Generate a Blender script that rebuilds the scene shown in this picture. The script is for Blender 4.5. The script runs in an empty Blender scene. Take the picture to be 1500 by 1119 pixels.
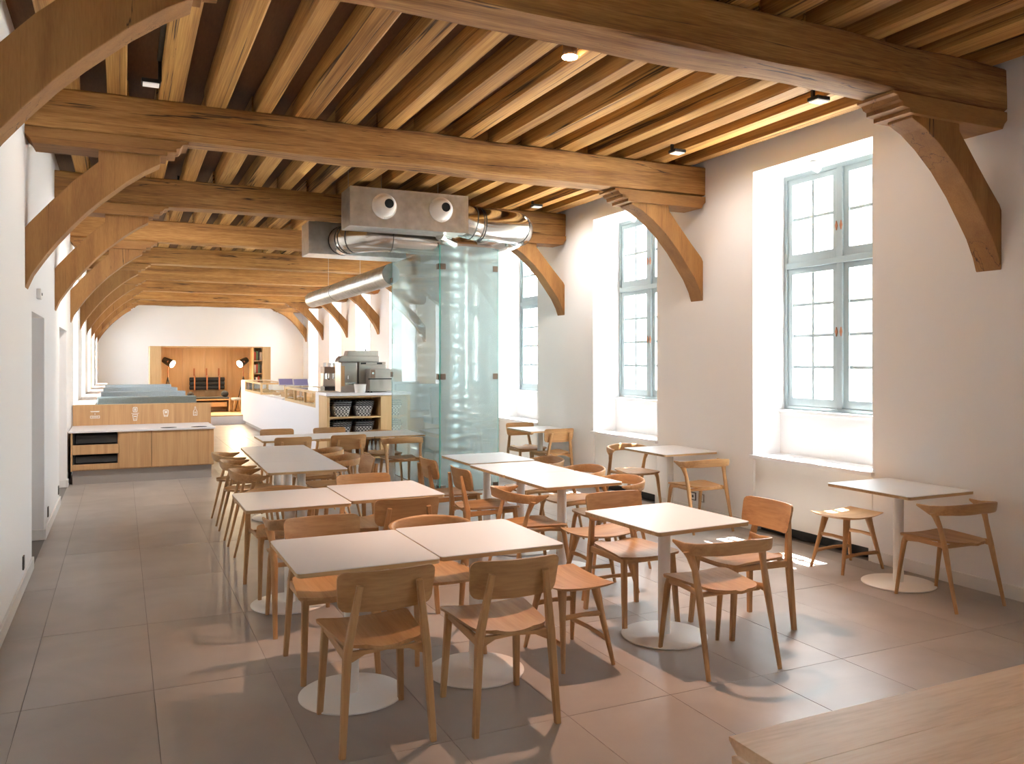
import bpy, bmesh, math, random
from mathutils import Vector, Matrix, noise

# ------------------------------------------------------------------ scene, camera, light
sc = bpy.context.scene
COL = sc.collection
random.seed(7)
PI = math.pi
SPOT_W = 140.0

YAW = math.atan(573.0 / 1210.0)
cam_d = bpy.data.cameras.new('camera')
cam = bpy.data.objects.new('camera', cam_d)
COL.objects.link(cam)
cam.location = (0, 0, 1.70)
cam.rotation_euler = (PI / 2, 0, -YAW)
cam_d.sensor_fit = 'HORIZONTAL'
cam_d.sensor_width = 36.0
cam_d.lens = 36.0 * 1210.0 / 1500.0
cam_d.shift_y = -(559.5 - 529.0) / 1500.0
cam_d.clip_start = 0.05
cam_d.clip_end = 300
sc.camera = cam

world = bpy.data.worlds.new('sky')
sc.world = world
world.use_nodes = True
wbg = world.node_tree.nodes['Background']
wbg.inputs['Color'].default_value = (0.84, 0.93, 1.0, 1)
wbg.inputs['Strength'].default_value = 9.0

sun_d = bpy.data.lights.new('sun', 'SUN')
sun = bpy.data.objects.new('sun', sun_d)
COL.objects.link(sun)
sun_d.energy = 40.0
sun_d.angle = math.radians(0.6)
sun_d.color = (1.0, 0.96, 0.91)
_sv = Vector((-0.39, -0.03, -0.92))
sun.rotation_euler = _sv.to_track_quat('-Z', 'Y').to_euler()
sun.location = (20, 8, 20)

# room measures
XL, XR = -0.66, 5.76
YB, YE = -2.6, 29.2
ZC = 3.98                 # underside of the ceiling boards
ZJ = 3.81                 # underside of the joists / top of the beams
ZBM = 3.50                # underside of the beams
WIN0, WINW, WINP = 5.02, 1.467, 3.115
WTOP = 3.605
DOORS = [(7.80, 9.02), (11.15, 12.62)]
BEAMS = [-2.45, 0.70, 3.85, 7.24, 10.36, 13.48, 16.62, 19.75, 22.88, 25.98]

def portal(x, y0, y1, z0, z1, s):
    d = bpy.data.lights.new('window_portal', 'AREA')
    d.shape = 'RECTANGLE'; d.size = z1 - z0; d.size_y = y1 - y0
    d.cycles.is_portal = True
    o = bpy.data.objects.new('window_portal', d); COL.objects.link(o)
    o.location = (x, (y0 + y1) / 2, (z0 + z1) / 2)
    o.rotation_euler = (0, s * PI / 2, 0)
for k in [-2] + list(range(0, 8)):
    a = WIN0 + WINP * k
    portal(6.34, a, a + WINW, 1.2, 3.6, 1)
for k in range(3, 8):
    a = WIN0 + WINP * k
    portal(-1.24, a, a + WINW, 1.05, 3.6, -1)

vs = sc.view_settings
vs.view_transform = 'Standard'
vs.look = 'None'
vs.exposure = 1.43
vs.gamma = 1.0
vs.use_curve_mapping = False
sc.cycles.max_bounces = 12
sc.cycles.diffuse_bounces = 10
sc.cycles.glossy_bounces = 4
sc.cycles.transparent_max_bounces = 24
sc.cycles.transmission_bounces = 6
sc.cycles.caustics_reflective = False
sc.cycles.caustics_refractive = False
sc.cycles.sample_clamp_indirect = 8.0
sc.cycles.use_denoising = True

# ------------------------------------------------------------------ materials
MATS = {}
def newmat(name):
    m = bpy.data.materials.new(name); m.use_nodes = True
    nt = m.node_tree
    b = nt.nodes['Principled BSDF']
    MATS[name] = m
    return m, nt, b

def plain(name, col, rough=0.5, metal=0.0, spec=0.5, noise_amt=0.0, nscale=6.0, bump=0.0, bscale=60.0):
    m, nt, b = newmat(name)
    b.inputs['Base Color'].default_value = (*col, 1)
    b.inputs['Roughness'].default_value = rough
    b.inputs['Metallic'].default_value = metal
    b.inputs['Specular IOR Level'].default_value = spec
    N, L = nt.nodes, nt.links
    tc = N.new('ShaderNodeTexCoord')
    if noise_amt:
        n = N.new('ShaderNodeTexNoise'); n.inputs['Scale'].default_value = nscale; n.inputs['Detail'].default_value = 5
        L.new(tc.outputs['Object'], n.inputs['Vector'])
        r = N.new('ShaderNodeValToRGB')
        r.color_ramp.elements[0].position = 0.3; r.color_ramp.elements[1].position = 0.7
        r.color_ramp.elements[0].color = (*[c * (1 - noise_amt) for c in col], 1)
        r.color_ramp.elements[1].color = (*[min(1, c * (1 + noise_amt)) for c in col], 1)
        L.new(n.outputs['Fac'], r.inputs['Fac']); L.new(r.outputs['Color'], b.inputs['Base Color'])
    if bump:
        n2 = N.new('ShaderNodeTexNoise'); n2.inputs['Scale'].default_value = bscale; n2.inputs['Detail'].default_value = 3
        L.new(tc.outputs['Object'], n2.inputs['Vector'])
        bp = N.new('ShaderNodeBump'); bp.inputs['Strength'].default_value = bump; bp.inputs['Distance'].default_value = 0.01
        L.new(n2.outputs['Fac'], bp.inputs['Height']); L.new(bp.outputs['Normal'], b.inputs['Normal'])
    return m

def wood(name, cd, cm, cl, axis='X', ring=9.0, stretch=0.07, rough=0.5, cracks=0.0, var=0.12, bump=0.15, fine=90.0, con=0.0):
    m, nt, b = newmat(name)
    N, L = nt.nodes, nt.links
    tc = N.new('ShaderNodeTexCoord'); oi = N.new('ShaderNodeObjectInfo')
    mul = N.new('ShaderNodeVectorMath'); mul.operation = 'SCALE'
    cx = N.new('ShaderNodeCombineXYZ')
    for i in range(3):
        L.new(oi.outputs['Random'], cx.inputs[i])
    L.new(cx.outputs['Vector'], mul.inputs[0]); mul.inputs['Scale'].default_value = 17.3
    add = N.new('ShaderNodeVectorMath'); add.operation = 'ADD'
    L.new(tc.outputs['Object'], add.inputs[0]); L.new(mul.outputs['Vector'], add.inputs[1])
    mp = N.new('ShaderNodeMapping')
    s = [1.0, 1.0, 1.0]; s['XYZ'.index(axis)] = stretch
    mp.inputs['Scale'].default_value = s
    L.new(add.outputs['Vector'], mp.inputs['Vector'])
    n1 = N.new('ShaderNodeTexNoise'); n1.inputs['Scale'].default_value = ring; n1.inputs['Detail'].default_value = 4
    n1.inputs['Distortion'].default_value = 0.6; n1.inputs['Roughness'].default_value = 0.55
    L.new(mp.outputs['Vector'], n1.inputs['Vector'])
    n2 = N.new('ShaderNodeTexNoise'); n2.inputs['Scale'].default_value = fine; n2.inputs['Detail'].default_value = 2
    L.new(mp.outputs['Vector'], n2.inputs['Vector'])
    mx = N.new('ShaderNodeMix'); mx.data_type = 'FLOAT'; mx.inputs['Factor'].default_value = 0.3 + con
    L.new(n1.outputs['Fac'], mx.inputs['A']); L.new(n2.outputs['Fac'], mx.inputs['B'])
    r = N.new('ShaderNodeValToRGB')
    e = r.color_ramp.elements
    e[0].position = 0.30 + con * .35; e[0].color = (*cd, 1)
    e[1].position = 0.70 - con * .35; e[1].color = (*cl, 1)
    k = e.new(0.5); k.color = (*cm, 1)
    L.new(mx.outputs['Result'], r.inputs['Fac'])
    hs = N.new('ShaderNodeHueSaturation')
    mr = N.new('ShaderNodeMapRange'); mr.inputs['To Min'].default_value = 1 - var; mr.inputs['To Max'].default_value = 1 + var
    L.new(oi.outputs['Random'], mr.inputs['Value']); L.new(mr.outputs['Result'], hs.inputs['Value'])
    L.new(r.outputs['Color'], hs.inputs['Color'])
    col = hs.outputs['Color']; hgt = mx.outputs['Result']
    if cracks:
        mp2 = N.new('ShaderNodeMapping'); s2 = [1.0, 1.0, 1.0]; s2['XYZ'.index(axis)] = 0.035
        mp2.inputs['Scale'].default_value = s2
        L.new(add.outputs['Vector'], mp2.inputs['Vector'])
        n3 = N.new('ShaderNodeTexNoise'); n3.inputs['Scale'].default_value = 5.0; n3.inputs['Detail'].default_value = 6
        n3.inputs['Roughness'].default_value = 0.48
        L.new(mp2.outputs['Vector'], n3.inputs['Vector'])
        sb = N.new('ShaderNodeMath'); sb.operation = 'SUBTRACT'; sb.inputs[1].default_value = 0.5
        L.new(n3.outputs['Fac'], sb.inputs[0])
        ab = N.new('ShaderNodeMath'); ab.operation = 'ABSOLUTE'; L.new(sb.outputs[0], ab.inputs[0])
        n4 = N.new('ShaderNodeTexNoise'); n4.inputs['Scale'].default_value = 1.7
        L.new(add.outputs['Vector'], n4.inputs['Vector'])
        th = N.new('ShaderNodeMapRange'); th.inputs['From Min'].default_value = 0.42; th.inputs['From Max'].default_value = 0.65
        th.inputs['To Min'].default_value = 0.0; th.inputs['To Max'].default_value = 0.012 * cracks
        L.new(n4.outputs['Fac'], th.inputs['Value'])
        dv = N.new('ShaderNodeMath'); dv.operation = 'DIVIDE'
        ad2 = N.new('ShaderNodeMath'); ad2.operation = 'ADD'; ad2.inputs[1].default_value = 0.0006
        L.new(th.outputs['Result'], ad2.inputs[0])
        L.new(ab.outputs[0], dv.inputs[0]); L.new(ad2.outputs[0], dv.inputs[1])
        cl_ = N.new('ShaderNodeClamp'); L.new(dv.outputs[0], cl_.inputs['Value'])
        m2 = N.new('ShaderNodeMix'); m2.data_type = 'RGBA'
        L.new(cl_.outputs['Result'], m2.inputs['Factor'])
        m2.inputs['A'].default_value = (cd[0] * .14, cd[1] * .12, cd[2] * .12, 1)
        L.new(col, m2.inputs['B']); col = m2.outputs['Result']
        ah = N.new('ShaderNodeMath'); ah.operation = 'MULTIPLY_ADD'; ah.inputs[1].default_value = 0.5
        L.new(mx.outputs['Result'], ah.inputs[0]); L.new(cl_.outputs['Result'], ah.inputs[2]); hgt = ah.outputs[0]
    L.new(col, b.inputs['Base Color'])
    b.inputs['Roughness'].default_value = rough
    bp = N.new('ShaderNodeBump'); bp.inputs['Strength'].default_value = bump; bp.inputs['Distance'].default_value = 0.006
    L.new(hgt, bp.inputs['Height']); L.new(bp.outputs['Normal'], b.inputs['Normal'])
    return m

OAK_D, OAK_M, OAK_L = (.37, .190, .074), (.51, .286, .122), (.61, .372, .176)
for ax in 'XYZ':
    wood('oak_' + ax, OAK_D, OAK_M, OAK_L, ax, ring=13, stretch=0.06, rough=0.42, var=0.10, bump=0.05)
BD, BM_, BL = (.160, .063, .014), (.335, .158, .041), (.51, .275, .083)
for ax in 'XYZ':
    wood('beam_' + ax, BD, BM_, BL, ax, ring=9, stretch=0.05, rough=0.72, cracks=1.6 if ax == 'Y' else 1.1, var=0.14, bump=0.45, fine=120, con=.07)
wood('joist_Y', (.19, .078, .016), (.41, .205, .050), (.62, .36, .105), 'Y', ring=9, stretch=0.05, rough=0.72, cracks=1.7, var=0.14, bump=0.45, fine=120, con=.07)
for ax in 'XYZ':
    wood('brace_' + ax, (.21, .090, .023), (.305, .143, .039), (.39, .197, .058), ax, ring=6, stretch=0.10, rough=0.7, cracks=.5, var=0.10, bump=0.25, fine=140)
wood('ceiling_boards', (.085, .036, .012), (.135, .06, .02), (.18, .085, .03), 'Y', ring=5, stretch=.12, rough=.8, var=0, bump=.2)
for ax in 'XZ':
    wood('veneer_' + ax, (.44, .245, .110), (.55, .325, .155), (.63, .40, .20), ax, ring=16, stretch=.035, rough=.45, var=.06, bump=.03)
wood('pale_veneer', (.52, .33, .15), (.60, .40, .20), (.66, .45, .24), 'Z', ring=12, stretch=.05, rough=.5, var=.05, bump=.03)
wood('plank', (.58, .34, .19), (.76, .50, .31), (.82, .60, .41), 'X', ring=8, stretch=.10, rough=.42, var=.08, bump=.05)
wood('ply_edge', (.42, .25, .11), (.58, .38, .19), (.66, .46, .26), 'X', ring=30, stretch=.03, rough=.5, var=.03, bump=.03)

plain('wall_white', (.86, .855, .86), .85, bump=.03, bscale=25)
plain('trim_white', (.80, .79, .77), .55)
plain('sill_white', (.80, .80, .81), .4)
plain('table_white', (.80, .805, .825), .38, spec=.7)
plain('metal_white', (.88, .87, .84), .38)
plain('vent_dark', (.045, .042, .04), .7)
plain('frame_grey', (.30, .36, .375), .5)
plain('fixture_black', (.02, .02, .02), .45)
plain('lens_grey', (.62, .63, .64), .35)
plain('copper', (.42, .17, .09), .35, metal=.7)
plain('outlet_dark', (.11, .10, .09), .5)
plain('bronze', (.13, .085, .06), .45, metal=.5)
plain('bronze_trim', (.27, .18, .13), .5, metal=.2)
plain('steel', (.50, .445, .40), .33, metal=.9, noise_amt=.08, nscale=3)
plain('galvanised', (.62, .63, .62), .30, metal=.92, noise_amt=.16, nscale=9)
plain('duct_shiny', (.72, .70, .66), .17, metal=1.0, noise_amt=.08, nscale=4)
plain('seam_dark', (.09, .09, .09), .5, metal=.5)
plain('grout', (.22, .20, .185), .9)
plain('kick_grey', (.36, .33, .31), .5)
plain('black_tray', (.020, .019, .018), .35)
plain('booth_green', (.22, .25, .235), .75, noise_amt=.08, nscale=40, bump=.1, bscale=200)
plain('booth_blue', (.36, .41, .43), .75, noise_amt=.08, nscale=40, bump=.1, bscale=200)
plain('cushion_charcoal', (.028, .030, .034), .8, bump=.2, bscale=200)
plain('leather_tan', (.42, .15, .05), .5)
plain('seat_grey', (.42, .44, .45), .8)
plain('counter_white', (.76, .745, .77), .45)
plain('nozzle_white', (.80, .77, .73), .4)
plain('dark_hole', (.012, .012, .012), .9)
plain('icon_white', (.85, .83, .78), .5)
plain('stone_ledge', (.62, .53, .46), .5, noise_amt=.15, nscale=9)
plain('ground_gravel', (.78, .75, .69), .9, noise_amt=.15, nscale=3)
plain('ground_lawn', (.17, .16, .12), .9, noise_amt=.2, nscale=3)
plain('facade_cream', (.72, .60, .40), .85, noise_amt=.06, nscale=1)
plain('facade_grey', (.42, .45, .50), .85)
plain('facade_window', (.16, .18, .19), .25)
plain('bottle_glass', (.42, .44, .45), .12)
plain('bottle_cap', (.10, .08, .07), .5)
plain('screen_frame', (.55, .53, .55), .35, metal=.3)
plain('chrome', (.75, .74, .72), .12, metal=1.0)
plain('crumb_food', (.55, .36, .20), .7)
plain('white_ceramic', (.85, .83, .80), .3)

def emis(name, col, strength):
    m, nt, b = newmat(name)
    b.inputs['Base Color'].default_value = (*col, 1)
    b.inputs['Emission Color'].default_value = (*col, 1)
    b.inputs['Emission Strength'].default_value = strength
emis('lamp_glow', (1.0, .80, .55), 30.0)
emis('lens_glow', (1.0, .95, .88), .12)
emis('spot_glow', (1.0, .86, .66), 60.0)
emis('screen_purple', (.15, .13, .23), .2)

def pane_mat(name, tint, refl, haze=0.0, rough=0.0):
    m = bpy.data.materials.new(name); m.use_nodes = True; MATS[name] = m
    nt = m.node_tree; N, L = nt.nodes, nt.links
    N.clear()
    out = N.new('ShaderNodeOutputMaterial')
    tr = N.new('ShaderNodeBsdfTransparent'); tr.inputs['Color'].default_value = (*tint, 1)
    gl = N.new('ShaderNodeBsdfGlossy'); gl.inputs['Roughness'].default_value = rough
    fr = N.new('ShaderNodeFresnel'); fr.inputs['IOR'].default_value = 1.5
    ml = N.new('ShaderNodeMath'); ml.operation = 'MULTIPLY'; ml.inputs[1].default_value = refl
    ge = N.new('ShaderNodeNewGeometry'); iv = N.new('ShaderNodeMath'); iv.operation = 'SUBTRACT'; iv.inputs[0].default_value = 1.0
    L.new(ge.outputs['Backfacing'], iv.inputs[1])
    mb = N.new('ShaderNodeMath'); mb.operation = 'MULTIPLY'; L.new(iv.outputs[0], mb.inputs[0]); L.new(fr.outputs['Fac'], mb.inputs[1])
    L.new(mb.outputs[0], ml.inputs[0])
    base = tr.outputs['BSDF']
    if haze:
        df = N.new('ShaderNodeBsdfTranslucent'); df.inputs['Color'].default_value = (*tint, 1)
        d2 = N.new('ShaderNodeBsdfDiffuse'); d2.inputs['Color'].default_value = (*tint, 1)
        ad = N.new('ShaderNodeMixShader'); ad.inputs['Fac'].default_value = .5
        L.new(df.outputs['BSDF'], ad.inputs[1]); L.new(d2.outputs['BSDF'], ad.inputs[2])
        mh = N.new('ShaderNodeMixShader'); mh.inputs['Fac'].default_value = haze
        L.new(tr.outputs['BSDF'], mh.inputs[1]); L.new(ad.outputs['Shader'], mh.inputs[2])
        base = mh.outputs['Shader']
    mx = N.new('ShaderNodeMixShader')
    L.new(ml.outputs[0], mx.inputs['Fac']); L.new(base, mx.inputs[1]); L.new(gl.outputs['BSDF'], mx.inputs[2])
    L.new(mx.outputs['Shader'], out.inputs['Surface'])
pane_mat('window_glass', (.97, .98, .98), 1.0)
pane_mat('case_glass', (.93, .96, .95), 1.0)
pane_mat('shaft_glass', (.885, .955, .96), 1.3, haze=.26)
pane_mat('shaft_glass_edge', (.30, .72, .62), .8, haze=.5)

def tile_mat():
    m, nt, b = newmat('floor_tile')
    N, L = nt.nodes, nt.links
    tc = N.new('ShaderNodeTexCoord'); oi = N.new('ShaderNodeObjectInfo')
    geo = N.new('ShaderNodeNewGeometry')
    n = N.new('ShaderNodeTexNoise'); n.inputs['Scale'].default_value = 1.3; n.inputs['Detail'].default_value = 9; n.inputs['Distortion'].default_value = .8
    L.new(geo.outputs['Position'], n.inputs['Vector'])
    r = N.new('ShaderNodeValToRGB')
    r.color_ramp.elements[0].position = .32; r.color_ramp.elements[1].position = .72
    r.color_ramp.elements[0].color = (.335, .298, .270, 1)
    r.color_ramp.elements[1].color = (.445, .402, .368, 1)
    L.new(n.outputs['Fac'], r.inputs['Fac'])
    hs = N.new('ShaderNodeHueSaturation')
    mr = N.new('ShaderNodeMapRange'); mr.inputs['To Min'].default_value = .93; mr.inputs['To Max'].default_value = 1.06
    L.new(oi.outputs['Random'], mr.inputs['Value']); L.new(mr.outputs['Result'], hs.inputs['Value'])
    L.new(r.outputs['Color'], hs.inputs['Color']); L.new(hs.outputs['Color'], b.inputs['Base Color'])
    n2 = N.new('ShaderNodeTexNoise'); n2.inputs['Scale'].default_value = 5; n2.inputs['Detail'].default_value = 4
    L.new(geo.outputs['Position'], n2.inputs['Vector'])
    m2 = N.new('ShaderNodeMapRange'); m2.inputs['To Min'].default_value = .31; m2.inputs['To Max'].default_value = .44
    L.new(n2.outputs['Fac'], m2.inputs['Value']); L.new(m2.outputs['Result'], b.inputs['Roughness'])
    b.inputs['Specular IOR Level'].default_value = .45
tile_mat()

def basket_mat():
    m, nt, b = newmat('woven_check')
    N, L = nt.nodes, nt.links
    tc = N.new('ShaderNodeTexCoord')
    ch = N.new('ShaderNodeTexChecker'); ch.inputs['Scale'].default_value = 36
    ch.inputs['Color1'].default_value = (.55, .55, .55, 1); ch.inputs['Color2'].default_value = (.06, .06, .065, 1)
    L.new(tc.outputs['Object'], ch.inputs['Vector']); L.new(ch.outputs['Color'], b.inputs['Base Color'])
    b.inputs['Roughness'].default_value = .6
basket_mat()

# ------------------------------------------------------------------ mesh helpers
class MB:
    def __init__(s): s.v = []; s.f = []
    def add(s, vs, fs):
        o = len(s.v); s.v += [tuple(p) for p in vs]; s.f += [tuple(i + o for i in q) for q in fs]; return s
    def box(s, x0, x1, y0, y1, z0, z1):
        v = [(x0,y0,z0),(x1,y0,z0),(x1,y1,z0),(x0,y1,z0),(x0,y0,z1),(x1,y0,z1),(x1,y1,z1),(x0,y1,z1)]
        return s.add(v, [(3,2,1,0),(4,5,6,7),(0,1,5,4),(1,2,6,5),(2,3,7,6),(3,0,4,7)])
    def prism(s, prof, axis, a0, a1):
        # prof: 2D outline; axis: extrusion axis; other two axes in order (X: y,z) (Y: x,z) (Z: x,y)
        n = len(prof)
        def mk(p, a): return (a, p[0], p[1]) if axis == 'X' else (p[0], a, p[1]) if axis == 'Y' else (p[0], p[1], a)
        v = [mk(p, a0) for p in prof] + [mk(p, a1) for p in prof]
        f = [tuple(range(n)), tuple(range(2 * n - 1, n - 1, -1))] + [(i, i + n, (i + 1) % n + n, (i + 1) % n) for i in range(n)]
        return s.add(v, f)
    def loops(s, rings, cap=True, close=True):
        n = len(rings[0]); v = [p for r in rings for p in r]; f = []
        for i in range(len(rings) - 1):
            for j in range(n if close else n - 1):
                a, b_ = i * n + j, i * n + (j + 1) % n
                f.append((a, b_, b_ + n, a + n))
        if cap and close:
            f.append(tuple(range(n - 1, -1, -1))); f.append(tuple((len(rings) - 1) * n + j for j in range(n)))
        return s.add(v, f)
    def tube(s, pts, rad, n=12, cap=True, squash=None, up=None):
        pts = [Vector(p) for p in pts]
        if not hasattr(rad, '__len__'): rad = [rad] * len(pts)
        rings = []; u = None
        for i, p in enumerate(pts):
            t = (pts[min(i + 1, len(pts) - 1)] - pts[max(i - 1, 0)]).normalized()
            if u is None:
                ref = Vector(up) if up else (Vector((0, 0, 1)) if abs(t.z) < .9 else Vector((1, 0, 0)))
                u = (ref - t * ref.dot(t)).normalized()
            else:
                u = (u - t * u.dot(t)).normalized()
            w = t.cross(u)
            sx = squash or 1.0
            rings.append([tuple(p + u * (rad[i] * math.cos(2 * PI * k / n)) + w * (rad[i] * sx * math.sin(2 * PI * k / n))) for k in range(n)])
        return s.loops(rings, cap)
    def bar(s, a, b, wa, wb, da=None, db=None, up=(0, 1, 0)):
        # tapered rectangular bar from a to b; wa/wb half-size on side axis, da/db on the up axis
        a, b = Vector(a), Vector(b); t = (b - a).normalized(); u = Vector(up); u = (u - t * u.dot(t)).normalized(); w = t.cross(u)
        da = da or wa; db = db or wb
        def ring(p, h, d):
            c = .28
            q = [(1, 1 - c), (1 - c, 1), (-1 + c, 1), (-1, 1 - c), (-1, -1 + c), (-1 + c, -1), (1 - c, -1), (1, -1 + c)]
            return [tuple(p + w * (h * x) + u * (d * y)) for x, y in q]
        return s.loops([ring(a, wa, da), ring(b, wb, db)])
    def lathe(s, prof, n=24, c=(0, 0), axis='Z'):
        rings = []
        for r, z in prof:
            ring = []
            for k in range(n):
                x, y = r * math.cos(2 * PI * k / n), r * math.sin(2 * PI * k / n)
                ring.append((c[0] + x, c[1] + y, z))
            rings.append(ring)
        return s.loops(rings)
    def mesh(s, name, smooth=None, bevel=0.0, bang=40, merge=False):
        me = bpy.data.meshes.new(name)
        bm = bmesh.new()
        vv = [bm.verts.new(p) for p in s.v]
        for q in s.f:
            try: bm.faces.new([vv[i] for i in q])
            except ValueError: pass
        if merge: bmesh.ops.remove_doubles(bm, verts=bm.verts, dist=1e-5)
        bmesh.ops.recalc_face_normals(bm, faces=bm.faces)
        if bevel:
            ed = [e for e in bm.edges if len(e.link_faces) == 2 and e.calc_face_angle(0) > math.radians(bang)]
            bmesh.ops.bevel(bm, geom=ed, offset=bevel, segments=2, profile=.6, affect='EDGES', clamp_overlap=True)
        bm.to_mesh(me); bm.free()
        if smooth is not None:
            me.polygons.foreach_set('use_smooth', [True] * len(me.polygons))
            me.set_sharp_from_angle(angle=math.radians(smooth))
        return me
    def build(s, name, mat, parent=None, **kw):
        return obj(name, s.mesh(name, **kw), mat, parent)

def obj(name, me, mat=None, parent=None, label=None):
    o = bpy.data.objects.new(name, me); COL.objects.link(o)
    if mat and not me.materials: me.materials.append(MATS[mat])
    if parent: o.parent = parent
    if label: o['label'] = label
    return o
def empty(name, loc=(0, 0, 0), rz=0.0):
    o = bpy.data.objects.new(name, None); COL.objects.link(o); o.location = loc; o.rotation_euler = (0, 0, rz)
    o.empty_display_size = .1
    return o
def tag(o, label, cat, group=None):
    o['label'] = label; o['category'] = cat
    if group: o['group'] = group
    return o
def struct(o, label=None):
    o['kind'] = 'structure'
    if label: o['label'] = label
    return o
KIDS = {}
def copy_tree(o, parent=None):
    c = o.copy(); COL.objects.link(c); c.parent = parent
    for ch in list(o.children): copy_tree(ch, c)
    return c
def rrect(x0, x1, y0, y1, r, n=4):
    p = []
    for cx, cy, a in ((x1 - r, y1 - r, 0), (x0 + r, y1 - r, 90), (x0 + r, y0 + r, 180), (x1 - r, y0 + r, 270)):
        for k in range(n + 1):
            t = math.radians(a + 90 * k / n); p.append((cx + r * math.cos(t), cy + r * math.sin(t)))
    return p
def hewn(axis, l0, l1, w0, w1, z0, z1, seed=0, amp=.008, nst=14, ch=.018):
    """roughly hewn timber along X or Y"""
    m = MB(); rings = []
    for i in range(nst + 1):
        t = l0 + (l1 - l0) * i / nst
        base = [(w0 + ch, z0), (w1 - ch, z0), (w1, z0 + ch), (w1, z1 - ch), (w1 - ch, z1), (w0 + ch, z1), (w0, z1 - ch), (w0, z0 + ch)]
        ring = []
        for j, (w, z) in enumerate(base):
            q = noise.noise(Vector((t * 1.3 + seed * 9.7, w * 3 + j * .35, z * 3 + seed))) * amp
            q2 = noise.noise(Vector((t * 1.1 - seed * 5.1, w * 3 + 40, z * 3 + j * .35))) * amp
            ring.append((t, w + q, z + q2) if axis == 'X' else (w + q, t, z + q2))
        rings.append(ring)
    return m.loops(rings)

# ------------------------------------------------------------------ floor
m = MB().box(XL - .7, XR + .76, YB - .3, YE + .3, -.14, -.004)
floor = struct(m.build('floor', 'grout'), 'grey taupe tiled floor')
TX0, TY0, TW, TL = -.4405, 3.46, .5945, 1.19
tile_cache = {}
for i in range(-1, 11):
    for j in range(-4, 22):
        x0, x1 = TX0 + TW * i, TX0 + TW * (i + 1)
        y0, y1 = TY0 + TL * j, TY0 + TL * (j + 1)
        x0, x1 = max(x0, XL + .002), min(x1, XR - .002); y1 = min(y1, YE - .002)
        if x1 - x0 < .05 or y1 - y0 < .05: continue
        if y0 > 23.4: continue
        g = .0016
        key = (round(x1 - x0, 3), round(y1 - y0, 3))
        if key not in tile_cache:
            w, l = key
            tile_cache[key] = MB().box(g, w - g, g, l - g, -.004, .0).mesh('tile', bevel=.0008)
        t = obj('tile', tile_cache[key], 'floor_tile', floor); t.location = (x0, y0, random.uniform(-.0004, .0004))

# ------------------------------------------------------------------ walls
OX = 6.52      # outer face of right wall
m = MB()
edges = [(WIN0 + WINP * k, WIN0 + WINP * k + WINW) for k in [-2] + list(range(0, 8))]
y = YB
for a, b in edges:
    m.box(XR, OX, y, a, 0, ZC + .1)
    m.box(XR, OX, a, b, WTOP, ZC + .1)
    m.box(6.12, OX, a, b, 0, 1.205)
    y = b
m.box(XR, OX, y, YE, 0, ZC + .1)
struct(m.build('wall_right', 'wall_white'), 'white plastered wall with deep window recesses')

m = MB(); OL = -1.36
cuts = [(a, b, 0, 2.11) for a, b in DOORS] + [(a, b, 1.0, WTOP) for a, b in edges[4:]]
y = YB
for a, b, z0, z1 in cuts:
    m.box(OL, XL, y, a, 0, ZC + .1)
    m.box(OL, XL, a, b, z1, ZC + .1)
    if z0 > 0: m.box(OL, XL, a, b, 0, z0)
    y = b
m.box(OL, XL, y, YE, 0, ZC + .1)
struct(m.build('wall_left', 'wall_white'), 'long white wall with two doorways')
struct(MB().box(OL, OX, YE, YE + .25, 0, ZC + .1).build('wall_back', 'wall_white'), 'bright white end wall behind the wooden alcove')
struct(MB().box(OL, OX, YB - .25, YB, 0, ZC + .1).build('wall_front', 'wall_white'), 'white wall behind the viewer')

# baseboards
def baseb(name, segs):
    m = MB()
    for x0, x1, y0, y1 in segs: m.box(x0, x1, y0, y1, .0, .10)
    struct(m.build(name, 'trim_white', bevel=.004))
segs = []; y = YB
for a, b in edges:
    segs.append((XR - .016, XR, y, a)); y = b
segs.append((XR - .016, XR, y, YE)); baseb('baseboard_right', segs)
segs = [(XL, XL + .018, YB, DOORS[0][0] + .0), (XL - .5, XL - .002, DOORS[0][1] - .018, DOORS[0][1]), (XL, XL + .018, DOORS[0][1] - .018, DOORS[1][0]),
        (XL - .5, XL - .002, DOORS[1][1] - .018, DOORS[1][1]), (XL, XL + .018, DOORS[1][1] - .018, 12.76)]
baseb('baseboard_left', segs)

# doors set back in the two openings of the left wall
for n, (a, b) in enumerate(DOORS):
    d = struct(MB().box(-1.20, -1.15, a, b, 0.005, 2.108).build('door_%d' % (n + 1), 'trim_white', bevel=.003), 'pale door set back in the left wall')
    MB().tube([(-1.15, a + .12, 1.02), (-1.10, a + .12, 1.02), (-1.10, a + .24, 1.02)], .010, 8).build('door_handle', 'steel', d, smooth=40)

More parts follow.
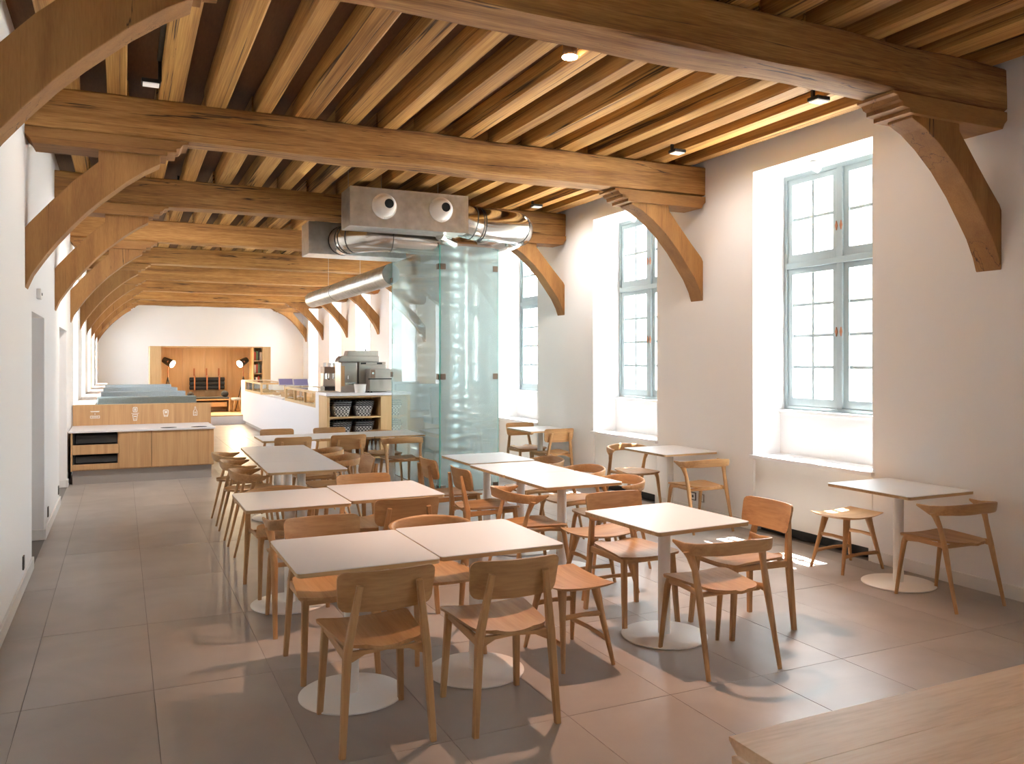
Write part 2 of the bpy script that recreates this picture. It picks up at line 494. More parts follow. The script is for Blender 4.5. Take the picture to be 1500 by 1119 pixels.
# ------------------------------------------------------------------ windows
FX0, FX1 = 6.17, 6.25
def glazing(me_list, y0, y1, z0, z1, ny, nz, st, parent, name='casement'):
    """one casement: stiles, rails, glazing bars and separate panes"""
    xa, xb = FX0 + .012, FX1 - .008
    m = MB()
    m.box(xa, xb, y0, y0 + st, z0, z1); m.box(xa, xb, y1 - st, y1, z0, z1)
    m.box(xa, xb, y0 + st, y1 - st, z0, z0 + st * 1.35); m.box(xa, xb, y0 + st, y1 - st, z1 - st * .9, z1)
    gy0, gy1, gz0, gz1 = y0 + st, y1 - st, z0 + st * 1.35, z1 - st * .9
    bw = .0145
    for i in range(1, ny):
        c = gy0 + (gy1 - gy0) * i / ny; m.box(xa + .012, xb - .012, c - bw, c + bw, gz0, gz1)
    for i in range(1, nz):
        c = gz0 + (gz1 - gz0) * i / nz; m.box(xa + .013, xb - .013, gy0, gy1, c - bw, c + bw)
    c = m.build(name, 'frame_grey', parent)
    if me_list is not None:
        for i in range(ny):
            for j in range(nz):
                pm = MB().box(FX0 + .038, FX0 + .042, gy0 + (gy1 - gy0) * i / ny + .009, gy0 + (gy1 - gy0) * (i + 1) / ny - .009,
                              gz0 + (gz1 - gz0) * j / nz + .009, gz0 + (gz1 - gz0) * (j + 1) / nz - .009)
                pm.build('pane', 'window_glass', c)
    else:
        MB().box(FX0 + .038, FX0 + .042, gy0, gy1, gz0, gz1).build('pane', 'window_glass', c)
    return c
def make_window(n, a, b, full, z0=1.21):
    w = struct(empty('window_%d' % n), 'grey casement window with small panes')
    fr = .045; zt, tr = 3.588, 2.665
    m = MB()
    m.box(FX0, FX1, a + .004, a + fr, z0, zt); m.box(FX0, FX1, b - fr, b - .004, z0, zt)
    m.box(FX0, FX1, a + fr, b - fr, zt - fr, zt); m.box(FX0, FX1, a + fr, b - fr, z0, z0 + .035)
    m.build('frame', 'frame_grey', w, bevel=.003)
    MB().box(FX0 - .018, FX1, a + fr, b - fr, tr - .03, tr + .03).build('transom', 'frame_grey', w, bevel=.006)
    c = (a + b) / 2
    MB().box(FX0 - .012, FX1, c - .035, c + .035, z0 + .035, zt - fr).build('mullion', 'frame_grey', w, bevel=.006)
    L = [] if full else None
    for (p, q) in ((a + fr, c - .035), (c + .035, b - fr)):
        glazing(L, p, q, z0 + .035, tr - .03, 2, 4, .062, w)
        glazing(L, p, q, tr + .03, zt - fr, 2, 2, .062, w)
    if full:
        for z in (2.99, 1.98):
            MB().prism([(c + .015, z), (c + .028, z + .045), (c + .041, z), (c + .028, z - .045)], 'X', FX0 - .024, FX0 - .012).build('latch', 'copper', w)
            MB().prism([(c - .041, z), (c - .028, z + .045), (c - .015, z), (c - .028, z - .045)], 'X', FX0 - .024, FX0 - .012).build('latch', 'copper', w)
        for z in (1.42, 1.98, 2.45, 2.85, 3.30):
            MB().box(FX0 - .012, FX0 + .004, b - .052, b - .036, z - .055, z + .055).build('hinge', 'frame_grey', w, bevel=.002)
    # ledge under the window and deep sill board
    MB().box(6.095, 6.17, a + .004, b - .004, 1.175, 1.207).build('window_ledge', 'sill_white', w, bevel=.004)
    MB().box(5.722, 6.118, a - .018, b + .018, .724, .76).build('window_sill', 'sill_white', w, bevel=.005)
    return w
for n, k in enumerate([0, 1, 2]):
    a, b = edges[k + 1]; make_window(n + 1, a, b, True)
n = 4
for k in (-1, 3, 4, 5, 6, 7):  # first one is an unseen window added behind the camera to light the foreground
    a, b = edges[k + 1]; make_window(n, a, b, False); n += 1
for k in range(3, 8):                       # left wall, beyond the waste station
    a, b = edges[k + 1]
    w = struct(empty('window_%d' % n), 'grey window in the left wall'); n += 1
    m = MB()
    m.box(-1.18, -1.12, a, a + .06, 1.0, WTOP); m.box(-1.18, -1.12, b - .06, b, 1.0, WTOP)
    m.box(-1.18, -1.12, a + .06, b - .06, 1.0, 1.08); m.box(-1.18, -1.12, a + .06, b - .06, WTOP - .06, WTOP)
    c = (a + b) / 2; m.box(-1.18, -1.12, c - .06, c + .06, 1.08, WTOP - .06)
    m.box(-1.17, -1.13, a + .06, c - .06, 2.62, 2.70); m.box(-1.17, -1.13, c + .06, b - .06, 2.62, 2.70)
    m.build('frame', 'frame_grey', w)
    for p, q in ((a + .06, c - .06), (c + .06, b - .06)):
        MB().box(-1.152, -1.148, p, q, 1.08, WTOP - .06).build('pane', 'window_glass', w)

# radiator covers below the sills
RC_LAB = ['white radiator cover panel under the right-hand window, beside the wall stool',
          'white radiator cover panel under the middle window', 'white radiator cover panel under the window nearest the glass shaft']
for k in range(3):
    a, b = edges[k + 1]
    r = tag(empty('radiator_cover', (XR, (a + b) / 2, 0)), RC_LAB[k], 'radiator cover', 'radiator covers under the windows')
    h = (b - a) / 2
    MB().box(.025, .05, -h + .05, h - .006, .10, .715).build('panel', 'trim_white', r, bevel=.003)
    MB().box(.0, .06, -h + .004, -h + .044, .0, .718).build('side_trim', 'trim_white', r)
    MB().box(.10, .13, -h + .008, h - .008, .0, .12).build('vent_recess', 'vent_dark', r)

# ------------------------------------------------------------------ ceiling: boards and joists
ceiling = struct(MB().box(OL, OX, YB - .2, YE + .2, ZC, ZC + .22).build('ceiling', 'ceiling_boards'), 'dark oak boarded ceiling on closely set joists')
JX = [-.385 + .3705 * k for k in range(17)]
bays = list(zip(BEAMS, BEAMS[1:] + [YE]))
jm = [hewn('Y', 0, 1, -.085, .085, ZJ, ZC + .01, seed=s, amp=.016, nst=9, ch=.014).mesh('joist', smooth=35) for s in range(7)]
wide = [.02, -.01, .0, .015, -.02, .01, -.005]
for bi, (a, b) in enumerate(bays):
    for xi, x in enumerate(JX):
        if x > XR - .10: x = XR - .055
        j = obj('joist', jm[(xi * 3 + bi * 2) % 7], 'joist_Y', ceiling)
        w = .97 + .14 * math.sin(xi * 2.1 + bi * 1.3)
        j.location = (x + random.uniform(-.012, .012), a + .15, random.uniform(0, .004))
        j.scale = (w, b - a, 1)

# ------------------------------------------------------------------ main beams with corbels and braces
def corbel(s, wall, y0, y1):
    u = lambda d: wall + s * d
    L = 1.07
    p = [(0, ZBM - .011), (L + .09, ZBM - .011), (L + .09, 3.468), (L + .05, 3.462), (L + .03, 3.435), (L + .0, 3.425), (L - .0, 3.395), (L - .07, 3.39), (L - .07, 3.362), (.05, 3.362), (.03, 3.40), (0, 3.43)]
    return MB().prism([(u(a), b) for a, b in p], 'Y', y0, y1)
BR_R = [(0, 2.36), (.035, 2.46), (.11, 2.60), (.20, 2.72), (.33, 2.89), (.49, 3.06), (.66, 3.20), (.80, 3.29), (.93, 3.345), (.93, 3.364), (.455, 3.364), (.45, 3.31), (.32, 3.16), (.17, 2.99), (.02, 2.83), (0, 2.79)]
BR_L = [(0, 2.26), (.045, 2.37), (.12, 2.49), (.21, 2.62), (.31, 2.745), (.41, 2.86), (.52, 2.97), (.70, 3.13), (.84, 3.235), (.95, 3.30), (.95, 3.364), (.50, 3.364), (.50, 3.27), (.34, 3.12), (.17, 2.93), (.02, 2.75), (0, 2.72)]
ORD = ['nearest', 'second nearest', 'third', 'fourth', 'fifth', 'sixth', 'seventh', 'farthest but one']
BLAB = {2: 'nearest heavy oak beam crossing the top of the view, downlight glowing beside it',
        3: 'heavy oak beam spanning the room just in front of the hanging duct box',
        4: 'heavy oak beam running behind the metal duct box over the glass shaft',
        5: 'heavy oak beam over the near end of the counter, fourth beam from the viewer',
        6: 'oak ceiling beam, fifth one counted from the viewer', 7: 'oak ceiling beam with a long dark split, sixth from the viewer',
        8: 'oak ceiling beam, seventh from the viewer, above the display counter', 9: 'oak ceiling beam next to last before the bright end wall',
        1: 'heavy oak beam overhead behind the viewer', 0: 'heavy oak beam farthest behind the viewer'}
ends = [(i, y) for i, y in enumerate(BEAMS)] + [(10, 28.55)]
BLAB[10] = 'oak beam farthest away, against the bright end wall'
for i, y0 in ends:
    if i == 0: continue
    T = .30 if i != 2 else .285
    root = tag(empty('ceiling_beam', (0, y0, 0)), BLAB[i], 'beam', 'main oak ceiling beams')
    hewn('X', XL - .05, XR + .05, 0, T, ZBM + (0 if i < 8 else -.02), ZJ, seed=i * 3.1, amp=.020, nst=30, ch=.016).build('beam', 'beam_X', root, smooth=35)
    for s, wall, prof in ((1, XL, BR_L), (-1, XR, BR_R)):
        corbel(s, wall, -.008, T + .008).build('corbel', 'brace_X', root, bevel=.004)
        MB().prism([(wall + s * a, b) for a, b in prof], 'Y', .035, T - .05).build('brace', 'brace_Z', root, bevel=.006)

# ------------------------------------------------------------------ outside the windows
struct(MB().box(OX, 60, -30, 60, -.6, -.5).build('ground_courtyard', 'ground_gravel'), 'pale courtyard ground outside the windows')
struct(MB().box(OL, OX, -30, YB - .25, -.6, -.5).build('ground_front', 'ground_lawn'), 'ground outside behind the viewer')
struct(MB().box(-60, OL, -30, 60, -.6, -.5).build('ground_garden', 'ground_lawn'), 'dull ground outside the left windows')
gh = struct(MB().box(-9.5, -8.5, 9, 40, -.5, 7.5).build('wall_garden', 'facade_grey'), 'garden wall of the wing outside the left windows')  # added out of view to cut the sky light on the far end

# ------------------------------------------------------------------ furniture: tables
TWX, TWY, TH = .69, .765, .74
def make_table():
    r = empty('cafe_table')
    top = MB().prism(rrect(-TWX / 2, TWX / 2, -TWY / 2, TWY / 2, .025), 'Z', TH - .004, TH).build('tabletop', 'table_white', r)
    MB().prism(rrect(-TWX / 2 + .001, TWX / 2 - .001, -TWY / 2 + .001, TWY / 2 - .001, .025), 'Z', TH - .024, TH - .004).build('plywood_edge', 'ply_edge', top)
    MB().box(-.16, .16, -.16, .16, TH - .031, TH - .024).build('mounting_plate', 'fixture_black', r)
    MB().lathe([(.038, .012), (.038, TH - .031)], 28).build('column', 'metal_white', r, smooth=40)
    MB().lathe([(.26, .0), (.265, .003), (.265, .009), (.258, .013), (.05, .016), (.04, .018)], 56).build('base_disc', 'metal_white', r, smooth=30)
    return r
table0 = make_table()
TABLES = [
 (1.065, 4.165, 0, 'white square table at front left, left half of nearest pushed-together pair'),
 (1.765, 4.190, 0, 'white square table at front, right half of nearest pushed-together pair'),
 (3.045, 4.225, 3, 'white square table standing alone at right of centre, chairs on three sides'),
 (5.375, 4.445, 0, 'white square table against the right wall in shade, beside a stool'),
 (1.072, 5.905, 0, 'white square table, left half of the pair in the second row'),
 (1.775, 5.985, 0, 'white square table, right half of the pair in the second row'),
 (3.262, 5.935, 0, 'white square table, nearest of the three lined up before the glass shaft'),
 (3.262, 6.705, 0, 'white square table, middle of the three lined up before the glass shaft'),
 (3.300, 7.550, 0, 'white square table closest to the glass shaft, set slightly apart'),
 (1.500, 7.690, -1.5, 'white square table, nearest in the long left row running towards the counter'),
 (1.520, 8.458, -1.5, 'white square table, middle one in the long left row'),
 (1.540, 9.226, -1.5, 'white square table, far one in the long left row'),
 (1.890, 10.63, 0, 'white square table, left one in the row before the basket shelf'),
 (2.582, 10.65, 0, 'white square table, middle one in the row before the basket shelf'),
 (3.275, 10.67, 0, 'white square table half hidden behind the glass shaft edge'),
 (5.385, 7.370, 0, 'white square table against the right wall under the pier of the middle window'),
 (5.400, 10.47, 0, 'white square table against the right wall farthest away, beside the glass shaft'),
]
for i, (x, y, a, lab) in enumerate(TABLES):
    t = table0 if i == 0 else copy_tree(table0)
    t.location = (x, y, 0); t.rotation_euler = (0, 0, math.radians(a))
    tag(t, lab, 'table', 'white cafe tables')

# ------------------------------------------------------------------ seats
def seat_mesh(name, wf, wr, yf, yr, z, th, dish, rr, rf=.03, ny=18, nx=12):
    """plan: front width 2*wf at yf, rear width 2*wr at yr with rounded corners"""
    m = MB(); top = []; bot = []
    for i in range(ny + 1):
        t = i / ny; t = .5 - .5 * math.cos(PI * t)          # denser rows at the ends
        y = yr + (yf - yr) * t
        w = wr + (wf - wr) * min(1, t * 1.05)
        d0, d1 = y - yr, yf - y
        if d0 < rr: w -= rr - math.sqrt(max(0, rr * rr - (rr - d0) ** 2))
        if d1 < rf: w -= rf - math.sqrt(max(0, rf * rf - (rf - d1) ** 2))
        rt, rb = [], []
        for j in range(nx + 1):
            u = -1 + 2 * j / nx; x = w * u
            dz = -dish * (1 - u * u) * (1 - ((t - .45) / .62) ** 2 * .6) - .006 * max(0, (t - .85) / .15)
            rt.append((x, y, z + dz)); rb.append((x * .985, y, z + dz - th))
        top.append(rt); bot.append(rb)
    n = nx + 1
    v = [p for r in top for p in r] + [p for r in bot for p in r]; o = (ny + 1) * n; f = []
    for i in range(ny):
        for j in range(nx):
            a = i * n + j
            f.append((a, a + 1, a + n + 1, a + n)); f.append((o + a + n, o + a + n + 1, o + a + 1, o + a))
    for i in range(ny):
        a = i * n; f.append((a, a + n, o + a + n, o + a)); a += nx; f.append((a, o + a, o + a + n, a + n))
    for j in range(nx):
        f.append((j, o + j, o + j + 1, j + 1)); a = ny * n + j; f.append((a, a + 1, o + a + 1, o + a))
    return m.add(v, f).mesh(name, smooth=35)

def make_panel_chair():
    r = empty('panel_back_chair')
    obj('seat', seat_mesh('seat', .228, .178, .245, -.228, .466, .015, .024, .085), 'oak_Y', r)
    # curved back panel
    m = MB(); nx, nz = 16, 6; front, back = [], []
    z0, z1, W = .606, .791, .224
    def outline(u):
        # rounded ends: returns z range at u in -1..1
        d = (1 - abs(u)) * W; R = .035
        k = R - math.sqrt(max(0, R * R - (R - d) ** 2)) if d < R else 0
        taper = .010 * abs(u)
        return z0 + k * 1.15 + taper * .4, z1 - k
    us = [math.sin((-1 + 2 * i / nx) * PI / 2 * .999) for i in range(nx + 1)]
    for u in us:
        a, b = outline(u)
        fr, bk = [], []
        for j in range(nz + 1):
            z = a + (b - a) * j / nz
            lean = -(z - .625) * .20
            y = -.232 + .040 * u * u + lean
            x = u * (W - .012 * (1 - (z - z0) / (z1 - z0)))
            fr.append((x, y + .008, z)); bk.append((x, y - .008, z))
        front.append(fr); back.append(bk)
    n = nz + 1; v = [p for q in front for p in q] + [p for q in back for p in q]; o = (nx + 1) * n; f = []
    for i in range(nx):
        for j in range(nz):
            a = i * n + j; f.append((a, a + n, a + n + 1, a + 1)); f.append((o + a, o + a + 1, o + a + n + 1, o + a + n))
        a = i * n; f.append((a, o + a, o + a + n, a + n)); a += nz; f.append((a, a + n, o + a + n, o + a))
    for j in range(nz):
        f.append((j, j + 1, o + j + 1, o + j)); a = nx * n + j; f.append((a, o + a, o + a + 1, a + 1))
    m.add(v, f).build('backrest', 'oak_X', r, smooth=40)
    for s in (-1, 1):
        lg = MB(); lg.bar((s * .205, -.250, 0), (s * .178, -.228, .45), .0138, .0175, .0150, .022); lg.bar((s * .178, -.228, .44), (s * .133, -.272, .735), .0175, .0140, .022, .012)
        lg.build('leg', 'oak_Z', r)
        MB().bar((s * .202, .245, 0), (s * .183, .205, .445), .0138, .0185, .0138, .0185).build('leg', 'oak_Z', r)
        MB().bar((s * .180, -.22, .418), (s * .184, .205, .424), .010, .011, .022, .016, up=(0, 0, 1)).build('side_rail', 'oak_Y', r)
    MB().bar((-.183, .205, .424), (.183, .205, .424), .010, .010, .017, .017, up=(0, 0, 1)).build('front_rail', 'oak_X', r)
    MB().prism([(-.178, .440), (-.178, .388), (-.150, .398), (-.10, .422), (0, .430), (.10, .422), (.150, .398), (.178, .388), (.178, .440)], 'Y', -.226, -.206).build('rear_rail', 'oak_X', r)
    return r

def make_curved_chair():
    r = empty('curved_back_chair')
    obj('seat', seat_mesh('seat', .222, .150, .235, -.235, .458, .016, .014, .11, rf=.045), 'oak_Y', r)
    # bent rail sweeping round the back, tips pointing forward
    ctrl = []
    K = 28
    for i in range(K + 1):
        a = -1 + 2 * i / K; u = abs(a); s = -1 if a < 0 else 1
        if u < .62:                                    # back bow
            t = u / .62; ang = t * PI / 2
            x = .250 * math.sin(ang) ** .92 if ang else 0; y = -.105 - .165 * math.cos(ang) ** .75 if t < 1 else -.105
        else:
            t = (u - .62) / .38; x = .250 + .016 * t; y = -.105 + .135 * t
        # height of section
        if u < .40: zc, h, th = .697 - .012 * (u / .4), .082 - .012 * (u / .4) ** 2, .020
        elif u < .72: k = (u - .40) / .32; zc, h, th = .685 - .018 * k, .070 - .004 * k, .020 + .008 * math.sin(k * PI)
        else: k = (u - .72) / .28; zc, h, th = .667 + .026 * k, .066 * (1 - k) + .016 * k, .020 * (1 - .45 * k)
        ctrl.append((s * x, y, zc, h, th, a))
    rings = []
    for i, (x, y, zc, h, th, a) in enumerate(ctrl):
        x0, y0 = ctrl[max(0, i - 1)][:2]; x1, y1 = ctrl[min(K, i + 1)][:2]
        t = Vector((x1 - x0, y1 - y0, 0)).normalized(); nrm = Vector((-t.y, t.x, 0))
        lean = .26 * (1 - min(1, abs(a) / .7))
        ring = []
        for k in range(12):
            an = 2 * PI * k / 12
            ca, sa = math.cos(an), math.sin(an)
            px = math.copysign(abs(ca) ** .6, ca) * th / 2 * 1.1; pz = math.copysign(abs(sa) ** .6, sa) * h / 2
            ring.append((x + nrm.x * (px - lean * pz), y + nrm.y * (px - lean * pz), zc + pz))
        rings.append(ring)
    MB().loops(rings).build('back_rail', 'oak_X', r, smooth=50)
    for s in (-1, 1):
        lg = MB()
        lg.tube([(s * .236, -.262, 0), (s * .232, -.215, .20), (s * .226, -.165, .42), (s * .231, -.128, .56), (s * .241, -.104, .625), (s * .249, -.098, .660)],
                [.0140, .0170, .023, .0195, .025, .037], 12, squash=.72)
        lg.build('leg', 'oak_Z', r, smooth=50)
        lf = MB(); lf.tube([(s * .203, .262, 0), (s * .196, .235, .20), (s * .188, .205, .39), (s * .180, .185, .437)], [.0135, .0165, .021, .026], 12, squash=.85)
        lf.build('leg', 'oak_Z', r, smooth=50)
        MB().tube([(s * .220, -.165, .425), (s * .205, -.11, .430), (s * .195, .08, .430), (s * .186, .19, .425)], [.024, .016, .016, .024], 10, squash=.6).build('side_rail', 'oak_Y', r, smooth=50)
    MB().tube([(-.185, .16, .425), (.185, .16, .425)], .015, 10, squash=.6).build('front_rail', 'oak_X', r, smooth=50)
    MB().tube([(-.2, -.13, .420), (.2, -.13, .420)], .015, 10, squash=.6).build('rear_rail', 'oak_X', r, smooth=50)
    return r

def make_stool():
    # long axis X
    r = empty('saddle_stool')
    m = MB(); nx, ny = 18, 12; hx, hy = .255, .185; top, bot = [], []
    for i in range(nx + 1):
        u = -1 + 2 * i / nx; rt, rb = [], []
        for j in range(ny + 1):
            v_ = -1 + 2 * j / ny
            x = u * hx * (1 - .07 * v_ * v_); y = v_ * hy * (1 - .10 * u * u)
            z = .462 - .020 * (1 - u * u) - .006 * (1 - v_ * v_)
            e = max(abs(u), abs(v_)); th = .018 if e < .9 else .018 - .009 * (e - .9) / .1
            rt.append((x, y, z)); rb.append((x * .975, y * .975, z - th))
        top.append(rt); bot.append(rb)
    n = ny + 1; v = [p for q in top for p in q] + [p for q in bot for p in q]; o = (nx + 1) * n; f = []
    for i in range(nx):
        for j in range(ny):
            a = i * n + j; f.append((a, a + n, a + n + 1, a + 1)); f.append((o + a, o + a + 1, o + a + n + 1, o + a + n))
        a = i * n; f.append((a, o + a, o + a + n, a + n)); a += ny; f.append((a, a + n, o + a + n, o + a))
    for j in range(ny):
        f.append((j, j + 1, o + j + 1, o + j)); a = nx * n + j; f.append((a, o + a, o + a + 1, a + 1))
    m.add(v, f).build('seat', 'oak_X', r, smooth=40)
    P = lambda sx, sy, z: (sx * (.235 - .115 * z / .44), sy * (.160 - .055 * z / .44), z)
    for sx in (-1, 1):
        for sy in (-1, 1):
            MB().tube([P(sx, sy, 0), P(sx, sy, .13), P(sx, sy, .30), P(sx, sy, .438)], [.0125, .0165, .021, .031], 10, squash=.9).build('leg', 'oak_Z', r, smooth=50)
    for sx in (-1, 1):
        MB().tube([P(sx, -1, .275), ((sx * .163), 0, .281), P(sx, 1, .275)], [.016, .013, .016], 8, squash=.8).build('stretcher', 'oak_Y', r, smooth=50)
    for sy in (-1, 1):
        MB().tube([P(-1, sy, .135), (0, sy * .143, .143), P(1, sy, .135)], [.016, .013, .016], 8, squash=.8).build('stretcher', 'oak_X', r, smooth=50)
    return r

PROTO = {'A': make_panel_chair(), 'B': make_curved_chair(), 'S': make_stool()}
USED = set()
SEATS = [
 ('A', 1.065, 3.750, 89, 'panel-back oak chair at lower left foreground, its back towards the viewer'),
 ('A', 1.665, 3.680, 87, 'panel-back oak chair in the centre foreground, its back towards the viewer'),
 ('S', 2.335, 4.175, 90, 'oak saddle stool at the right end of the nearest table pair'),
 ('B', 3.070, 3.765, 87, 'curved-back oak chair in front of the lone square table, right of centre'),
 ('A', 3.605, 4.170, 180, 'panel-back oak chair at the right side of the lone square table'),
 ('A', 3.085, 4.655, -91, 'panel-back oak chair on the far side of the lone square table'),
 ('B', 5.320, 3.990, 88, 'curved-back oak chair at lower right beside the shaded wall'),
 ('S', 5.405, 4.970, 2, 'oak saddle stool against the right wall below the window'),
 ('A', 1.065, 4.620, -90, 'panel-back oak chair on the far side of the front left table'),
 ('B', 1.705, 4.640, -92, 'curved-back oak chair on the far side of the front pair, rail rising above tabletop'),
 ('B', 1.090, 5.445, 90, 'curved-back oak chair on the near side of the second-row left table'),
 ('B', 1.090, 6.300, -90, 'curved-back oak chair on the far side of the second-row left table'),
 ('A', 1.735, 5.500, 88, 'panel-back oak chair on the near side of the second-row right table'),
 ('A', 1.765, 6.300, -90, 'panel-back oak chair on the far side of the second-row right table'),
 ('B', 1.150, 7.720, 0, 'curved-back oak chair at left of the long row, nearest of three'),
 ('B', 1.150, 8.480, 0, 'curved-back oak chair at left of the long row, middle of three'),
 ('B', 1.150, 9.230, 0, 'curved-back oak chair at left of the long row, farthest of three'),
 ('A', 1.905, 7.710, 180, 'panel-back oak chair at right of the long row, nearest of three, seen edge-on'),
 ('B', 1.960, 8.450, 180, 'curved-back oak chair at right of the long row, middle of three'),
 ('B', 1.960, 9.200, 180, 'curved-back oak chair at right of the long row, farthest of three'),
 ('A', 1.870, 10.300, 90, 'panel-back oak chair on the near side of the row before the counter, left one'),
 ('A', 2.550, 10.330, 90, 'panel-back oak chair on the near side of the row, in front of the basket shelf'),
 ('B', 3.290, 10.350, 90, 'curved-back oak chair cut off by the edge of the glass shaft'),
 ('A', 1.890, 11.130, -90, 'panel-back oak chair on the far side of the back row, in front of white counter'),
 ('A', 2.580, 11.070, -90, 'panel-back oak chair on the far side of the back row, before the lower baskets'),
 ('B', 3.260, 11.060, -90, 'curved-back oak chair on the far side of the back row, before the bottles'),
 ('A', 2.830, 7.345, 0, 'panel-back oak chair next to the glass shaft corner, farther of two side by side'),
 ('A', 2.850, 6.580, 0, 'panel-back oak chair left of the middle central table, nearer of two side by side'),
 ('B', 2.860, 5.730, 0, 'curved-back oak chair left of the nearest central table, armrest tips towards viewer'),
 ('B', 3.720, 7.350, 180, 'curved-back oak chair right of the table closest to the glass shaft'),
 ('B', 3.740, 6.610, 180, 'curved-back oak chair right of the middle central table'),
 ('B', 3.660, 5.870, 180, 'curved-back oak chair right of the nearest central table, hollow back facing left'),
 ('S', 3.200, 5.245, 0, 'oak saddle stool at the near end of the central table line'),
 ('B', 5.310, 7.960, -92, 'curved-back oak chair catching sunlight under the middle window'),
 ('B', 5.300, 6.780, 88, 'curved-back oak chair near the wall sockets, back towards the viewer'),
 ('A', 5.320, 10.760, -92, 'panel-back oak chair at the farthest wall table, on its far side'),
 ('A', 5.350, 10.030, 90, 'panel-back oak chair at the farthest wall table, pale sunlit back'),
]
GRP = {'A': 'panel-back oak chairs', 'B': 'curved-back oak chairs', 'S': 'oak saddle stools'}
for k, x, y, a, lab in SEATS:
    p = PROTO[k]
    if k in USED: p = copy_tree(p)
    USED.add(k)
    p.location = (x, y, 0)
    p.rotation_euler = (0, 0, math.radians(a - (90 if k != 'S' else 0)))
    tag(p, lab, 'stool' if k == 'S' else 'chair', GRP[k])

# ------------------------------------------------------------------ foreground plank table and its bench
ft = tag(empty('dining_table', (2.6, 1.2, 0)), 'long pale oak plank table cut off at the lower right corner', 'table')
for i in range(5):
    y1 = .46 - i * .19
    MB().prism([(y1, .748), (y1 - .1894, .748), (y1 - .1894, .712), (y1 - .02 if i == 0 else y1, .712)] if i else [(y1, .748), (y1 - .1894, .748), (y1 - .1894, .712), (y1 - .03, .712), (y1, .738)], 'X', -1.205, 1.25).build('plank', 'plank', ft, bevel=.0015)
for sx in (-.95, 1.0):
    for sy in (-.36, .33):
        MB().bar((sx, sy, 0), (sx, sy, .712), .03, .04).build('leg', 'oak_Z', ft)
MB().box(-1.0, 1.05, -.02, .02, .63, .712).build('apron', 'oak_X', ft)
bn = tag(empty('bench', (2.7, 1.90, 0)), 'low oak bench tucked behind the corner of the plank table', 'bench')
MB().box(-.955, 1.0, -.15, .165, .42, .452).build('seat', 'plank', bn, bevel=.004)
for sx in (-.8, .85):
    MB().box(sx - .02, sx + .02, -.13, .14, 0, .42).build('leg', 'oak_Z', bn, bevel=.003)

# ------------------------------------------------------------------ glass shaft with the big flue inside
GX0, GX1, GY0, GY1, GZ = 3.70, 4.535, 10.0, 12.08, 3.20
gs = tag(empty('glass_shaft', ((GX0 + GX1) / 2, (GY0 + GY1) / 2, 0)), 'tall mint-tinted glass enclosure with bronze clips around a metal flue', 'glass enclosure')
hx, hy = (GX1 - GX0) / 2, (GY1 - GY0) / 2
T = .012
for x0, x1, y0, y1 in ((-hx + .02, hx - .003, -hy, -hy + T), (-hx + .02, hx - .003, hy - T, hy), (-hx, -hx + T, -hy + .004, hy - .02), (hx - T, hx, -hy + .016, hy - .02)):
    MB().box(x0, x1, y0, y1, .012, GZ).build('glass_pane', 'shaft_glass', gs)
for x0, x1, y0, y1 in ((-hx + .0135, -hx + .0195, -hy, -hy + T), (-hx, -hx + T, -hy - .003, -hy + .0035), (hx - .0025, hx + .002, -hy, -hy + T), (-hx, -hx + T, hy - .0195, hy - .015)):
    MB().box(x0, x1, y0, y1, .012, GZ).build('glass_edge', 'shaft_glass_edge', gs)
for x, y in ((-hx, -hy), (hx - .095, -hy), (-hx, hy - .07)):
    for z in (.06, 1.50, 2.92):
        m = MB()
        m.box(x + .014, x + .086, y - .012, y - .001, z - .038, z + .038)
        if x < 0: m.box(x - .012, x - .001, y + .004, y + .074, z - .038, z + .038)
        m.build('clip', 'bronze', gs, bevel=.002)
m = MB()
m.box(-hx - .008, hx + .008, -hy - .008, -hy + .022, GZ, GZ + .028); m.box(-hx - .008, hx + .008, hy - .022, hy + .008, GZ, GZ + .028)
m.box(-hx - .008, -hx + .022, -hy + .022, hy - .022, GZ, GZ + .028); m.box(hx - .022, hx + .008, -hy + .022, hy - .022, GZ, GZ + .028)
m.build('top_trim', 'bronze_trim', gs)
m = MB(); m.box(-hx, hx, -hy + .0, -hy + .014, 0, .012); m.box(-hx, -hx + .014, -hy + .014, hy, 0, .012); m.build('floor_track', 'bronze', gs)

R = .36
prof = [(R, 0.0)]
z = .10
while z < 3.24:
    prof += [(R, z - .012), (R + .011, z - .005), (R + .011, z + .005), (R, z + .012)]; z += .135
prof.append((R, 3.27))
fl = tag(empty('flue_duct', (4.115, 11.0, 0)), 'wide ribbed metal flue standing inside the glass enclosure', 'duct')
MB().lathe(prof, 48).build('ribbed_pipe', 'galvanised', fl, smooth=60)
MB().lathe([(R + .012, 3.27), (R + .012, 3.30), (.05, 3.31)], 48).build('cap', 'galvanised', fl, smooth=40)

